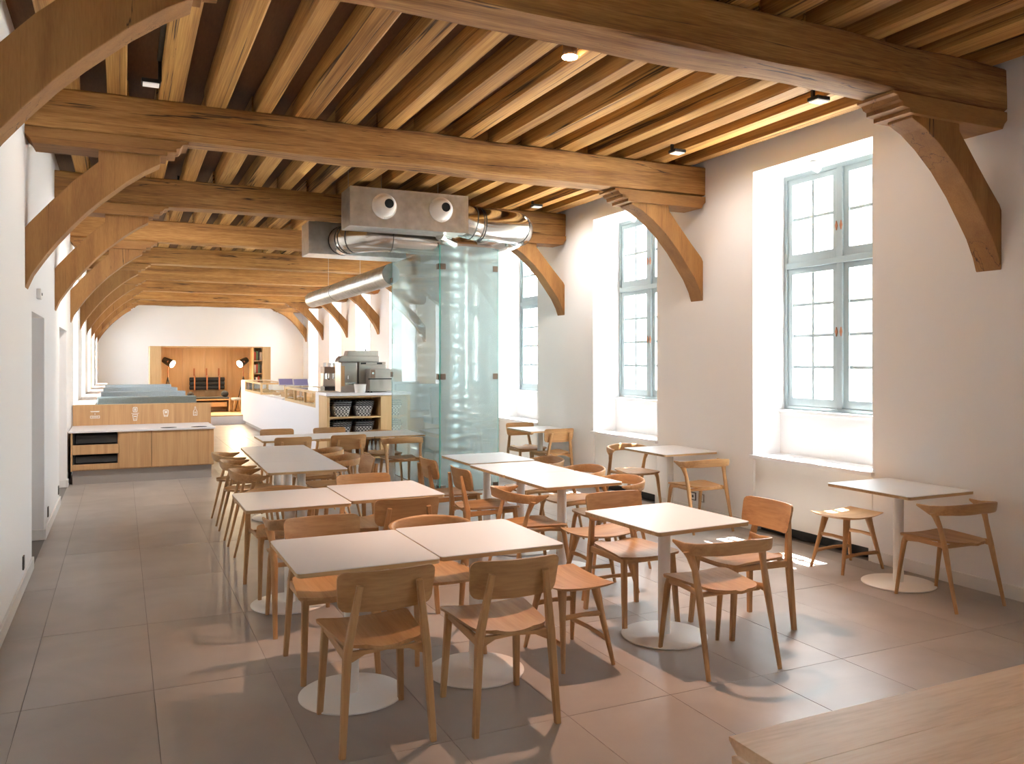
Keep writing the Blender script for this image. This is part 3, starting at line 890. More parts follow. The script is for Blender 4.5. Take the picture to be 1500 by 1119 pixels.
# ------------------------------------------------------------------ supply boxes and ducts over the shaft
def arc_path(pts, r=.2, n=6):
    P = [Vector(p) for p in pts]; out = [P[0]]
    for i in range(1, len(P) - 1):
        a, b, c = P[i - 1], P[i], P[i + 1]
        d1, d2 = (a - b), (c - b); k = min(r, d1.length * .49, d2.length * .49)
        p0, p1 = b + d1.normalized() * k, b + d2.normalized() * k
        for t in range(n + 1):
            s = t / n; out.append(p0 * (1 - s) ** 2 + b * 2 * s * (1 - s) + p1 * s * s)
    out.append(P[-1]); return out
def resample(pts, step):
    out = [pts[0]]; acc = 0
    for a, b in zip(pts, pts[1:]):
        L = (b - a).length; n = max(1, int(L / step))
        for i in range(1, n + 1): out.append(a + (b - a) * i / n)
    return out
def duct(name, label, pts, r, ribs=None, r_arc=.25, group=None, n=28, mat='duct_shiny', bands=()):
    o = tag(empty(name, pts[0]), label, 'duct', group)
    base = Vector(pts[0])
    path = [p - base for p in arc_path(pts, r_arc)]
    path = resample(path, .011) if ribs else path
    rad = []
    L = 0
    for i, p in enumerate(path):
        if i: L += (p - path[i - 1]).length
        rad.append(r + (.006 if ribs and (L % ribs) < ribs * .3 else 0))
    MB().tube(path, rad, n).build('pipe', mat, o, smooth=50)
    tot = sum((b - a).length for a, b in zip(path, path[1:]))
    for f in bands:
        L = 0
        for a, b in zip(path, path[1:]):
            l = (b - a).length
            if L + l >= f * tot:
                t = (b - a).normalized(); MB().tube([a - t * .005, a + t * .005], r + .005, n).build('joint_band', 'seam_dark', o, smooth=50); break
            L += l
    return o

b1 = tag(empty('air_box', (3.12, 9.615, 3.27)), 'galvanised metal air box with two round white nozzles, hanging in front', 'air box')
MB().box(-.73, .73, -.215, .215, 0, .45).build('casing', 'galvanised', b1, bevel=.004)
m = MB()
m.box(-.735, .735, -.221, -.215, -.004, .014); m.box(-.735, .735, -.221, -.215, .436, .454); m.box(-.735, -.717, -.221, -.215, .014, .436); m.box(.717, .735, -.221, -.215, .014, .436)
m.build('flange', 'galvanised', b1)
for nx_, nz_ in ((-.325, .248), (.38, .262)):
    nz = obj('nozzle', None) if False else None
    prof = [(.150, 0), (.150, .012), (.128, .018), (.122, .030), (.110, .055), (.085, .075), (.062, .082)]
    rings = []
    for rr_, d_ in prof:
        k = max(0, (d_ - .018)) / .064
        rings.append([(nx_ + rr_ * math.cos(2 * PI * q / 40) + .032 * k, -.215 - d_, nz_ + rr_ * math.sin(2 * PI * q / 40) + .020 * k) for q in range(40)])
    nz = MB().loops(rings).build('nozzle', 'nozzle_white', b1, smooth=40)
    rings = [[(nx_ + .034 + rr_ * math.cos(2 * PI * q / 28), -.215 - d_, nz_ + .021 + rr_ * math.sin(2 * PI * q / 28)) for q in range(28)] for rr_, d_ in ((.055, .0800), (.055, .0835))]
    MB().loops(rings).build('nozzle_opening', 'dark_hole', nz)
    for q in (.5, 2.6, 4.7):
        MB().tube([(nx_ + .139 * math.cos(q), -.224, nz_ + .139 * math.sin(q)), (nx_ + .139 * math.cos(q), -.230, nz_ + .139 * math.sin(q))], .004, 8).build('screw', 'seam_dark', nz)
for hx_ in (-.70, -.30, .42):
    MB().tube([(hx_, 0, .45), (hx_, 0, .71)], .004, 6).build('hanging_rod', 'steel', b1)
b2 = tag(empty('air_box', (2.86, 11.03, 3.10)), 'galvanised metal air box farther back on the left, behind the oak beam', 'air box')
MB().box(-.66, .66, -.225, .225, 0, .42).build('casing', 'galvanised', b2, bevel=.004)
for hx_ in (-.6, .6):
    MB().tube([(hx_, 0, .42), (hx_, 0, .88)], .004, 6).build('hanging_rod', 'steel', b2)

duct('round_duct', 'shiny round duct bending out from the right end of the front air box',
     [(3.852, 9.63, 3.47), (4.02, 9.63, 3.43), (4.72, 9.70, 3.43), (4.74, 10.02, 3.40), (4.36, 10.25, 3.27)], .205, r_arc=.20, bands=(.10, .16, .24, .28, .32, .36, .42, .52, .62), group='ducts over the glass shaft')
duct('round_duct', 'ribbed round duct curving from the rear air box towards the shaft top',
     [(2.64, 10.803, 3.285), (2.66, 10.50, 3.275), (2.98, 10.22, 3.285), (3.72, 10.20, 3.26)], .185, r_arc=.22, bands=(.05, .10, .15, .20, .25, .62), group='ducts over the glass shaft')
duct('round_duct', 'small bent duct dropping from the front air box to the shaft top',
     [(3.60, 9.70, 3.268), (3.66, 9.74, 3.235), (3.88, 9.97, 3.225)],   .062, r_arc=.05, n=18, group='ducts over the glass shaft')
ld = duct('spiral_duct', 'long spiral-wound duct running from the shaft towards the far end',
     [(3.73, 12.10, 3.02), (3.73, 17.9, 3.02)], .16, ribs=.075, bands=(.30, .62), mat='galvanised')
for y in (14.0, 16.4):
    MB().tube([(0, y - 12.1, .16), (0, y - 12.1, .96)], .004, 6).build('hanging_rod', 'steel', ld)

# ------------------------------------------------------------------ lights
SPOT_LAB = ['glowing round downlight between the joists behind the nearest beam', 'round downlight between the joists in the second bay, hidden by the beam', 'round downlight between the joists in the third bay, hidden by the beam']
for i, y in enumerate((4.98,)):
    o = tag(empty('downlight', (2.80, y, 3.795)), SPOT_LAB[i], 'downlight', 'ceiling downlights')
    m = MB(); n = 28
    rings = [[(r * math.cos(2 * PI * k / n), r * math.sin(2 * PI * k / n), z) for k in range(n)] for r, z in ((.046, .012), (.046, .004), (.050, .004), (.050, .183))]
    m.loops(rings, cap=False).build('can', 'ceiling_boards', o, smooth=40)
    MB().lathe([(.02, -.006), (.052, -.002), (.054, .004)], 28).build('glowing_lens', 'spot_glow', o)
    d = bpy.data.lights.new('downlight_beam', 'SPOT'); d.energy = SPOT_W; d.color = (1.0, .60, .42)
    d.spot_size = math.radians(78); d.spot_blend = .55; d.shadow_soft_size = .035
    l = bpy.data.objects.new('downlight_beam', d); COL.objects.link(l); l.parent = o; l.location = (0, 0, -.02)

TR = [(4.93, 4.81, 1, 'small black spotlight head at the ceiling above the right-hand window'), (4.91, 6.60, 1, 'small black spotlight head in front of the second beam, right side'),
      (4.95, 9.70, 1, 'small black spotlight head near the big duct bend, right side'), (.20, 6.62, -1, 'small black spotlight head on a long black tube, upper left'),
      (.20, 9.72, -1, 'small black spotlight head behind the left brace of the second beam'),
      (.58, 10.95, -1, 'small black spotlight head above the waste station, hidden by the third beam')]  # last head is an extra lamp, added only to brighten the station front
for x, y, s, lab in TR:
    o = tag(empty('spotlight', (x, y, 3.725)), lab, 'spotlight', 'black ceiling spotlights')
    MB().box(-.065, .065, -.055, .055, .008, .036).build('head', 'fixture_black', o, bevel=.003)
    MB().box(-.055, .055, -.045, .045, .0, .008).build('lens', 'lens_glow', o)
    d = bpy.data.lights.new('wall_washer', 'SPOT'); d.energy = {4.81: 5, 6.60: 22, 9.70: 42, 6.62: 9, 9.72: 14, 10.95: 125}[y]; d.color = (1.0, .91, .84); d.spot_size = math.radians(150); d.spot_blend = 1.0; d.shadow_soft_size = .06
    l = bpy.data.objects.new('wall_washer', d); COL.objects.link(l); l.parent = o; l.location = (0, 0, -.03); l.rotation_euler = (0, math.radians(-18 * s), 0) if y != 10.95 else (math.radians(40), 0, 0)
    MB().box(-.06 * s - .012, -.06 * s + .012, -.012, .012, .036, .255).build('arm', 'fixture_black', o)
    if y == 6.62:
        MB().tube([(.06, .0, .20), (.06, -2.4, .20)], .020, 10).build('conduit', 'fixture_black', o, smooth=40)

# ------------------------------------------------------------------ waste and tray station
YS, YBK = 12.78, 13.87
st = tag(empty('waste_station', (.31, YS, 0)), 'oak-fronted tray and waste sorting station with white top by left wall', 'waste station')
X = lambda v: v - .31
MB().box(X(-.60), X(1.20), .05, 1.05, 0, .20).build('kick_plate', 'kick_grey', st)
body = MB(); body.box(X(-.62), X(-.598), 0, 1.09, .19, .712); body.box(X(-.598), X(1.23), .03, 1.09, .19, .205); body.box(X(-.04), X(1.23), .03, 1.09, .205, .712); body.box(X(-.598), X(-.04), .30, 1.09, .205, .712)
body.build('body', 'veneer_Z', st)
for x0, x1 in ((-.022, .392), (.398, 1.228)):
    MB().box(X(x0), X(x1), 0, .03, .205, .708).build('door', 'veneer_Z', st, bevel=.001)
MB().box(X(.392), X(.398), .026, .031, .205, .708).build('door_gap', 'dark_hole', st)  # black strip, shade between the two doors put in as colour
for z0, z1, zt in ((.415, .545, .70), (.205, .258 + .02, .412)):
    d = MB().box(X(-.596), X(-.028), 0, .03, z0, z1).build('drawer_front', 'veneer_Z', st, bevel=.001)
    tb = MB(); tb.box(X(-.59), X(-.035), .035, .29, z1 - .01, z1 + .005); tb.box(X(-.59), X(-.035), .275, .29, z1, zt); tb.box(X(-.59), X(-.575), .035, .275, z1, zt - .01); tb.box(X(-.05), X(-.035), .035, .275, z1, zt - .01)
    tb.build('tray_well', 'black_tray', st)
    MB().prism([(.02, z1 + .02), (.05, zt - .03), (.07, zt - .03), (.06, z1 + .02)], 'X', X(-.56), X(-.05)).build('tray', 'black_tray', st, bevel=.004)
top = MB().box(X(-.645), X(1.25), -.02, 1.09, .714, .738).build('worktop', 'counter_white', st, bevel=.003)
for x in (.626, 1.04):
    rings = [[(X(x) + .11 * math.cos(2 * PI * k / 24), .16 + .085 * math.sin(2 * PI * k / 24), z) for k in range(24)] for z in (.7385, .7400)]
    MB().loops(rings).build('waste_opening', 'dark_hole', top)
bk = MB().box(X(-.645), X(1.29), 1.09, 1.12, .714, 1.035).build('back_panel', 'veneer_Z', st)
MB().box(X(-.645), X(1.29), 1.088, 1.16, 1.035, 1.046).build('cap_strip', 'ply_edge', st)
# pictograms, raised white shapes on the back panel
yi = 1.0895
def flat(outl, hole=None):
    m = MB()
    def ring(pts, y): return [(X(x), y, z) for x, z in pts]
    if hole is None:
        m.loops([ring(outl, yi), ring(outl, yi - .004)])
    else:
        n = len(outl)
        v = ring(outl, yi - .004) + ring(hole, yi - .004) + ring(outl, yi) + ring(hole, yi)
        f = []
        for i in range(n):
            j = (i + 1) % n
            f += [(i, j, n + j, n + i), (i, 2 * n + i, 2 * n + j, j), (n + i, n + j, 3 * n + j, 3 * n + i)]
        m.add(v, f)
    return m
def rr(x0, x1, z0, z1, r=.012): return rrect(x0, x1, z0, z1, r, 3)
def icon(*ms):
    m = MB()
    for q in ms: m.add(q.v, q.f)
    m.build('pictogram', 'icon_white', st)
icon(flat([(-.415, .952), (-.285, .952), (-.297, .936), (-.403, .936)]), flat(rr(-.361, -.341, .905, .911, .002)), flat(rr(-.354, -.348, .898, .918, .002)),
     flat(rr(-.415, -.285, .842, .884, .008), rr(-.407, -.293, .850, .876, .005)), flat(rr(-.395, -.305, .858, .868, .003)))
icon(flat(rr(.164, .230, .922, 1.000, .016), rr(.174, .220, .934, .988, .010)), flat(rr(.184, .210, .942, .980, .004)), flat(rr(.144, .250, .901, .908, .002)),
     flat([(.158, .890), (.236, .890), (.222, .790), (.172, .790)], [(.168, .880), (.226, .880), (.214, .800), (.180, .800)]), flat([(.176, .862), (.218, .862), (.216, .846), (.178, .846)]), flat([(.182, .822), (.212, .822), (.211, .812), (.183, .812)]))
icon(flat([(.600, .950), (.662, .950), (.674, .930), (.660, .840), (.604, .840), (.588, .930)], [(.608, .940), (.654, .940), (.662, .928), (.650, .850), (.612, .850), (.600, .928)]), flat([(.610, .935), (.632, .925), (.655, .935), (.648, .892), (.616, .892)]), flat(rr(.612, .650, .858, .868, .003)))
icon(flat([(1.046, .985), (1.068, .985), (1.070, .945), (1.088, .915), (1.088, .845), (1.026, .845), (1.026, .915), (1.044, .945)], [(1.052, .975), (1.062, .975), (1.063, .943), (1.079, .911), (1.079, .854), (1.035, .854), (1.035, .911), (1.051, .943)]),
     flat(rr(1.044, 1.070, .890, .905, .003)), flat(rr(1.044, 1.070, .862, .872, .003)))

# stone ledge along the left wall and booth benches
struct(MB().box(XL, -.36, YBK + .165, 28.4, .99, 1.03).build('trim_1', 'stone_ledge', bevel=.003), 'warm stone ledge running under the left windows')
BO = ['grey-green upholstered booth back nearest the waste station', 'blue-grey upholstered booth back, second from the waste station', 'blue-grey upholstered booth back, third from the waste station', 'blue-grey upholstered booth back farthest from the waste station']
for i, y in enumerate((14.85, 17.4, 20.0, 22.55)):
    o = tag(empty('booth_bench', (.32, y, 0)), BO[i], 'booth bench', 'booth benches')
    mt = 'booth_green' if i == 0 else 'booth_blue'
    MB().box(-.66, .83, 0, .14, .30, 1.12).build('backrest', mt, o, bevel=.02)
    MB().box(-.66, .80, -.50, -.005, .30, .46).build('seat_cushion', mt, o, bevel=.03)
    MB().box(-.66, .80, .145, .64, .30, .46).build('seat_cushion', mt, o, bevel=.03)
    MB().box(-.66, .78, -.45, .59, 0, .295).build('base', 'veneer_X', o)
    MB().box(-.67, -.63, .142, .30, .47, 1.10).build('end_panel', 'sill_white', o, bevel=.004)

# ------------------------------------------------------------------ serving counter
ct = tag(empty('serving_counter', (3.0, 18.5, 0)), 'long white serving counter with glazed oak display sections', 'counter')
Y = lambda v: v - 18.5
m = MB(); m.box(0, .72, Y(13.92), Y(23.8), .10, .905); m.build('body', 'counter_white', ct)
MB().box(.06, .66, Y(13.92), Y(23.75), 0, .10).build('kick_plate', 'kick_grey', ct)
MB().box(0, .72, Y(13.92), Y(14.16), .905, 1.18).build('end_block', 'counter_white', ct)
MB().box(0, .72, Y(23.02), Y(23.8), .905, 1.18).build('end_block', 'counter_white', ct)
def case(y0, y1, n, flip):
    c = MB(); f = .05
    c.box(.0, .045, Y(y0), Y(y1), .905, .955); c.box(.0, .045, Y(y0), Y(y1), 1.145, 1.185)
    for i in range(n + 1):
        yy = y0 + (y1 - y0 - f) * i / n; c.box(.0, .045, Y(yy), Y(yy + f), .955, 1.145)
    for yy in (y0, y1 - .05):
        c.box(.045, .60, Y(yy), Y(yy + .05), .905, .955); c.box(.045, .60, Y(yy), Y(yy + .05), 1.145, 1.185); c.box(.55, .60, Y(yy), Y(yy + .05), .955, 1.145)
    c.box(.55, .60, Y(y0 + .05), Y(y1 - .05), 1.145, 1.185)
    o = c.build('display_case', 'pale_veneer', ct)
    for i in range(n):
        ya = y0 + (y1 - y0 - f) * i / n + f; yb = y0 + (y1 - y0 - f) * (i + 1) / n
        MB().box(.018, .023, Y(ya), Y(yb), .955, 1.145).build('pane', 'case_glass', o)
    MB().box(.045, .55, Y(y0 + .05), Y(y1 - .05), 1.172, 1.178).build('pane', 'case_glass', o)
    MB().box(.06, .53, Y(y0 + .02), Y(y0 + .026), .955, 1.145).build('pane', 'case_glass', o)
    return o
case(14.17, 17.08, 3, 0); case(20.28, 23.0, 2, 0)
# food trays inside and between the display cases
FT = [(3.30, 14.9, .908, 'ceramic tray of pastries in the near display section, front end'), (3.30, 15.7, .908, 'ceramic tray of pastries in the near display section, middle'), (3.30, 16.5, .908, 'ceramic tray of pastries in the near display section, far end'),
      (3.28, 18.2, .908, 'ceramic tray on the low counter between the display sections, nearer one'), (3.28, 19.3, .908, 'ceramic tray on the low counter between the display sections, farther one'),
      (3.30, 20.9, .908, 'ceramic tray of cups in the far display section, near end'), (3.30, 21.9, .908, 'ceramic tray in the far display section, far end')]
for x, y, z, lab in FT:
    o = tag(empty('serving_tray', (x, y, z)), lab, 'tray', 'serving trays on the counter')
    MB().prism(rrect(-.18, .18, -.28, .28, .03), 'Z', 0, .02).build('plate', 'white_ceramic', o, bevel=.004)
    for a in range(6):
        cx, cy = -.08 + .16 * (a % 2), -.17 + .17 * (a // 2)
        MB().lathe([(.03, .02), (.055, .03), (.06, .05), (.04, .075), (.012, .085)], 12, (cx, cy)).build('pastry', 'crumb_food', o, smooth=50)

# shelf unit closing the near end of the counter
su = tag(empty('shelf_unit', (3.65, 13.3, 0)), 'open oak shelf unit at the near end of the counter holding baskets', 'shelf')
X = lambda v: v - 3.65
m = MB(); m.box(X(3.0), X(3.045), 0, .60, .08, 1.13); m.build('side_panel', 'pale_veneer', su)
MB().box(X(3.895), X(4.42), 0, .60, .08, 1.13).build('side_panel', 'pale_veneer', su)
MB().box(X(3.045), X(3.895), .55, .60, .08, 1.13).build('back_panel', 'veneer_Z', su)
for z in (.10, .435, .77, 1.108):
    MB().box(X(3.045), X(3.895), 0.0, .55, z, z + .022).build('shelf_board', 'pale_veneer', su)
MB().box(X(2.985), X(4.45), -.02, .615, 1.135, 1.18).build('worktop', 'counter_white', su, bevel=.004)
MB().box(X(3.02), X(4.40), .05, .55, 0, .08).build('kick_plate', 'kick_grey', su)
def basket(x, y, z, lab):
    o = tag(empty('woven_basket', (x, y, z)), lab, 'basket', 'black and white woven baskets')
    m = MB(); rings = []
    for (a, b, zz) in ((.115, .15, 0), (.118, .155, .02), (.148, .185, .165), (.152, .19, .165), (.152, .19, .185), (.142, .178, .185), (.110, .148, .03)):
        rings.append([(p[0], p[1], zz) for p in rrect(-a, a, -b, b, .035, 3)])
    m.loops(rings).build('body', 'woven_check', o, smooth=30)
    rm = []
    for (a, b, zz) in ((.156, .194, .172), (.159, .197, .182), (.154, .192, .192)):
        rm.append([(p[0], p[1], zz) for p in rrect(-a, a, -b, b, .035, 3)])
    MB().loops(rm, cap=False).build('rim', 'cushion_charcoal', o, smooth=40)
for lv, (z, nm) in enumerate(((.793, 'upper'), (.458, 'lower'))):
    for x, side in ((3.275, 'left'), (3.650, 'right')):
        for k in range(3):
            basket(x + .006 * (k - 1), 13.56, z + .032 * k, 'woven basket, %s of the %s stack on the %s basket shelf' % (('bottom', 'middle', 'top')[k], side, nm))
for i, (x, y) in enumerate(((3.47, 13.42), (3.60, 13.44), (3.735, 13.40), (3.805, 13.42), (3.87, 13.39))):
    o = tag(empty('glass_bottle', (x, y, .123)), 'clear water bottle on the bottom shelf, %s from the left' % ('first', 'second', 'third', 'fourth', 'rightmost, fifth')[i], 'bottle', 'water bottles on the bottom shelf')
    MB().lathe([(.030, 0), (.033, .01), (.033, .16), (.026, .19), (.013, .22), (.013, .25)], 18).build('glass', 'bottle_glass', o, smooth=40)
    MB().lathe([(.016, .25), (.016, .272)], 14).build('cap', 'bottle_cap', o, smooth=40)

# machines on the counter end
def thing(name, label, cat, loc, group=None): return tag(empty(name, loc), label, cat, group)
o = thing('dispenser_tower', 'tall stainless drinks dispenser tower with oak-framed front panel', 'machine', (3.46, 13.78, 1.18))
MB().box(-.14, .14, -.08, .12, 0, .50).build('body', 'steel', o, bevel=.008); MB().box(-.13, -.075, -.086, -.08, .10, .44).build('panel', 'veneer_Z', o)
MB().box(-.06, .12, -.088, -.081, .12, .16).build('drip_shelf', 'chrome', o); MB().tube([(-.02, -.085, .30), (-.02, -.12, .28), (-.02, -.12, .22)], .008, 8).build('tap', 'chrome', o, smooth=50)
o = thing('dishwasher_hood', 'low wide stainless machine with a raised lid behind the tower', 'machine', (3.72, 14.12, 1.18))
MB().box(-.36, .33, -.12, .15, 0, .51).build('body', 'steel', o, bevel=.008); MB().prism([(-.37, .51), (.34, .51), (.34, .61), (-.30, .61), (-.345, .57)], 'Y', -.14, .16).build('hood', 'steel', o, bevel=.005)
MB().prism([(-.22, .61), (.34, .61), (.34, .70), (-.19, .70)], 'Y', -.10, .14).build('lid', 'steel', o, bevel=.005); MB().tube([(.14, 0, .70), (.14, 0, .73)], .012, 10).build('knob', 'fixture_black', o)
o = thing('coffee_machine', 'stainless bean-to-cup coffee machine with black vents on top', 'machine', (3.86, 13.80, 1.18))
MB().box(-.23, .25, -.10, .15, 0, .46).build('body', 'steel', o, bevel=.008); MB().box(-.22, .24, -.09, .14, .46, .505).build('top_tray', 'steel', o, bevel=.004)
for x in (-.15, .13): MB().box(x - .045, x + .045, -.096, -.088, .468, .496).build('vent', 'fixture_black', o)
o = thing('contact_oven', 'square stainless snack oven with a black handle strip', 'machine', (4.02, 13.48, 1.18))
MB().box(-.30, .32, -.13, .13, .02, .39).build('body', 'steel', o, bevel=.008); MB().box(-.33, .31, -.155, -.135, .218, .235).build('handle', 'fixture_black', o, bevel=.003)
MB().box(-.29, -.21, -.142, -.13, .24, .38).build('control_panel', 'bronze_trim', o, bevel=.003); MB().tube([(-.25, -.142, .32), (-.25, -.155, .32)], .018, 14).build('dial', 'chrome', o, smooth=40)
for x in (-.26, .28):
    for y in (-.09, .09): MB().tube([(x, y, 0), (x, y, .02)], .015, 10).build('foot', 'fixture_black', o)
o = thing('counter_bin', 'small cream bin on the counter end before the snack oven', 'bin', (3.56, 13.36, 1.18))
MB().lathe([(.082, 0), (.098, .13), (.101, .135), (.093, .135), (.078, .01)], 24).build('body', 'nozzle_white', o, smooth=40); MB().lathe([(.102, .13), (.104, .14), (.101, .142)], 24).build('rim', 'nozzle_white', o, smooth=40)
o = thing('espresso_machine', 'chrome espresso machine with group heads beside the dispenser tower', 'machine', (3.44, 15.0, 1.18))
MB().box(-.13, .13, -.14, .2, 0, .06).build('drip_tray', 'fixture_black', o); MB().box(-.12, .12, .02, .2, .06, .40).build('body', 'steel', o, bevel=.01); MB().box(-.13, .13, -.12, .2, .30, .42).build('head', 'bronze_trim', o, bevel=.01)
for x in (-.065, .065):
    MB().lathe([(.034, .20), (.034, .30)], 16, (x, -.07)).build('group_head', 'chrome', o, smooth=40); MB().tube([(x, -.07, .215), (x, -.20, .195)], .012, 8).build('portafilter', 'fixture_black', o, smooth=40)
for i, x in enumerate((-.09, 0, .09)): MB().lathe([(.028, .42), (.036, .49), (.03, .49)], 14, (x, .05)).build('stacked_cup', 'white_ceramic', o, smooth=40)
# service ledge behind the counter carrying the order screens
sl = tag(MB().box(3.76, 4.30, 14.4, 23.4, 0, .90).build('back_counter', 'veneer_Z', bevel=.004), 'oak-fronted work counter behind the white serving counter', 'counter')
TB = [(3.10, 17.52, .0, 'order tablet on a stand on the counter, left one'), (3.33, 17.12, .0, 'order tablet on a stand on the counter, right one')]
for x, y, a, lab in TB:
    o = thing('order_tablet', lab, 'tablet', (x, y, .905), 'order tablets on the counter')
    MB().box(-.09, .09, -.07, .07, 0, .02).build('base', 'screen_frame', o, bevel=.004); MB().tube([(0, .02, .02), (0, .03, .33)], .016, 10).build('post', 'screen_frame', o, smooth=40)
    fm = MB().prism([(-.035, .30), (-.025, .292), (.065, .425), (.055, .433)], 'X', -.15, .15).build('housing', 'screen_frame', o, bevel=.003)
    MB().add([(-.136, -.0342, .3085), (.136, -.0342, .3085), (.136, .0455, .4250), (-.136, .0455, .4250)], [(0, 1, 2, 3)]).build('screen', 'screen_purple', fm)

# ------------------------------------------------------------------ wooden lounge alcove on its platform
pf = tag(empty('platform', (2.4, 23.4, 0)), 'low platform with white riser and oak deck under the lounge alcove', 'platform')
MB().box(-1.68, 3.3, 0, 5.75, 0, .215).build('riser', 'counter_white', pf); MB().box(-1.68, 3.3, 0, 5.75, .215, .243).build('deck', 'pale_veneer', pf)
al = tag(empty('alcove', (2.31, 24.6, .243)), 'pale oak lined lounge alcove against the end wall', 'alcove')
X = lambda v: v - 2.31
MB().box(X(.715), X(1.0), 0, 1.2, 0, 1.87).build('side_pillar', 'pale_veneer', al); MB().box(X(3.70), X(3.92), 0, 1.2, 0, 1.87).build('side_pillar', 'pale_veneer', al)
for i in range(4):
    MB().box(X(1.0 + .6125 * i) + .002, X(1.0 + .6125 * (i + 1)) - .002, 1.14, 1.2, 0, 1.87).build('wall_panel', 'pale_veneer', al)
MB().box(X(1.0), X(3.70), 0, 1.2, 1.845, 1.875).build('top_board', 'pale_veneer', al)
MB().box(X(3.45), X(3.47), .10, 1.14, 0, 1.845).build('shelf_divider', 'pale_veneer', al)
MB().box(X(3.47), X(3.70), .60, .62, 0, 1.845).build('shelf_back', 'pale_veneer', al)
for z in (.0, .35, .72, 1.09, 1.46):
    MB().box(X(3.47), X(3.70), .10, .60, z, z + .02).build('shelf_board', 'pale_veneer', al)
plain('book_red', (.45, .08, .05), .6); plain('book_dark', (.05, .05, .06), .6); plain('book_green', (.12, .26, .14), .6); plain('book_cream', (.75, .70, .60), .6)
bc = ['book_dark', 'book_cream', 'book_red', 'book_green']
cn = {'book_dark': 'dark', 'book_cream': 'cream', 'book_red': 'red', 'book_green': 'green'}
for r_, z in enumerate((.74, 1.11, 1.48)):
    x = 3.485
    for k in range(4):
        w = .042 + .006 * ((k + r_) % 3); c = bc[(k + r_) % 4]
        b_ = tag(empty('book', (x + w / 2, 24.86, .243 + z)), '%s book standing on the %s shelf of the alcove bookcase' % (cn[c], ('lowest visible', 'middle', 'top')[r_]), 'book', 'books in the alcove bookcase')
        MB().box(-w / 2, w / 2, -.08, .1, 0, .24 + .02 * (k % 3)).build('cover', c, b_); MB().box(-w / 2 + .004, w / 2 - .004, -.075, .103, .004, .236 + .02 * (k % 3)).build('pages', 'icon_white', b_)
        x += w + .005
# rolled bolsters hung on leather straps
for k, z in enumerate((.93, 1.05, 1.17)):
    o = thing('hanging_bolster', '%s charcoal bolster hung on the alcove wall by leather straps' % ('lowest', 'middle', 'topmost')[k], 'bolster', (2.28, 25.62, z), 'charcoal wall bolsters')
    MB().tube([(-.485, 0, 0), (-.475, 0, 0), (.475, 0, 0), (.485, 0, 0)], [.045, .06, .06, .045], 18).build('cushion', 'cushion_charcoal', o, smooth=50)
for k, x in enumerate((1.93, 2.27, 2.61)):
    o = thing('leather_strap', 'tan leather strap on the alcove wall, %s one' % ('left', 'middle', 'right')[k], 'strap', (x, 25.54, .87), 'tan leather straps')
    MB().prism([(.19, .62), (.19, .40), (.01, .38), (.005, .30), (.012, .24), (.005, .18), (.012, .12), (.005, .06), (.01, 0), (.18, -.02), (.18, -.03), (.0, -.012), (-.008, .06), (-.004, .12), (-.008, .18), (-.004, .24), (-.008, .30), (.0, .392), (.18, .41), (.18, .62)], 'X', -.02, .02).build('strap', 'leather_tan', o)
o = thing('alcove_bench', 'pale oak bench with open box below the bolsters', 'bench', (2.32, 25.15, .243))
m = MB(); m.box(-.70, .52, -.22, .35, .34, .375); m.box(.485, .52, -.22, .35, 0, .34); m.box(-.70, -.665, -.22, .35, 0, .34); m.build('frame', 'pale_veneer', o, bevel=.004)
MB().box(-.66, .48, .28, .33, .0, .34).build('back_board', 'veneer_X', o)
MB().box(-.66, .44, -.20, .33, .16, .28).build('drawer_box', 'veneer_X', o)
o = thing('bench_cushion', 'flat charcoal cushion lying on the alcove bench', 'cushion', (2.27, 25.18, .62)); MB().box(-.62, .55, -.23, .30, 0, .05).build('pad', 'cushion_charcoal', o, bevel=.018)
o = thing('round_pillow', 'round charcoal pillow at the right end of the alcove bench', 'pillow', (2.72, 25.2, .668)); MB().tube([(0, -.17, .09), (0, -.15, .09), (0, .15, .09), (0, .17, .09)], [.06, .09, .09, .06], 18).build('pillow_body', 'cushion_charcoal', o, smooth=50)
o = thing('round_pillow', 'round charcoal pillow at the left end of the alcove bench', 'pillow', (1.80, 25.2, .668)); MB().tube([(0, -.17, .08), (0, -.15, .08), (0, .15, .08), (0, .17, .08)], [.05, .08, .08, .05], 18).build('pillow_body', 'cushion_charcoal', o, smooth=50)
o = thing('lounge_stool', 'small stool with grey seat and splayed oak legs in the alcove', 'stool', (3.03, 25.0, .243))
MB().lathe([(.10, .33), (.16, .34), (.17, .37), (.15, .40), (.05, .41)], 24).build('seat', 'seat_grey', o, smooth=50)
for a in (.7, 2.3, 3.9, 5.5): MB().tube([(.15 * math.cos(a), .15 * math.sin(a), 0), (.08 * math.cos(a), .08 * math.sin(a), .335)], [.012, .018], 8).build('leg', 'pale_veneer', o, smooth=50)
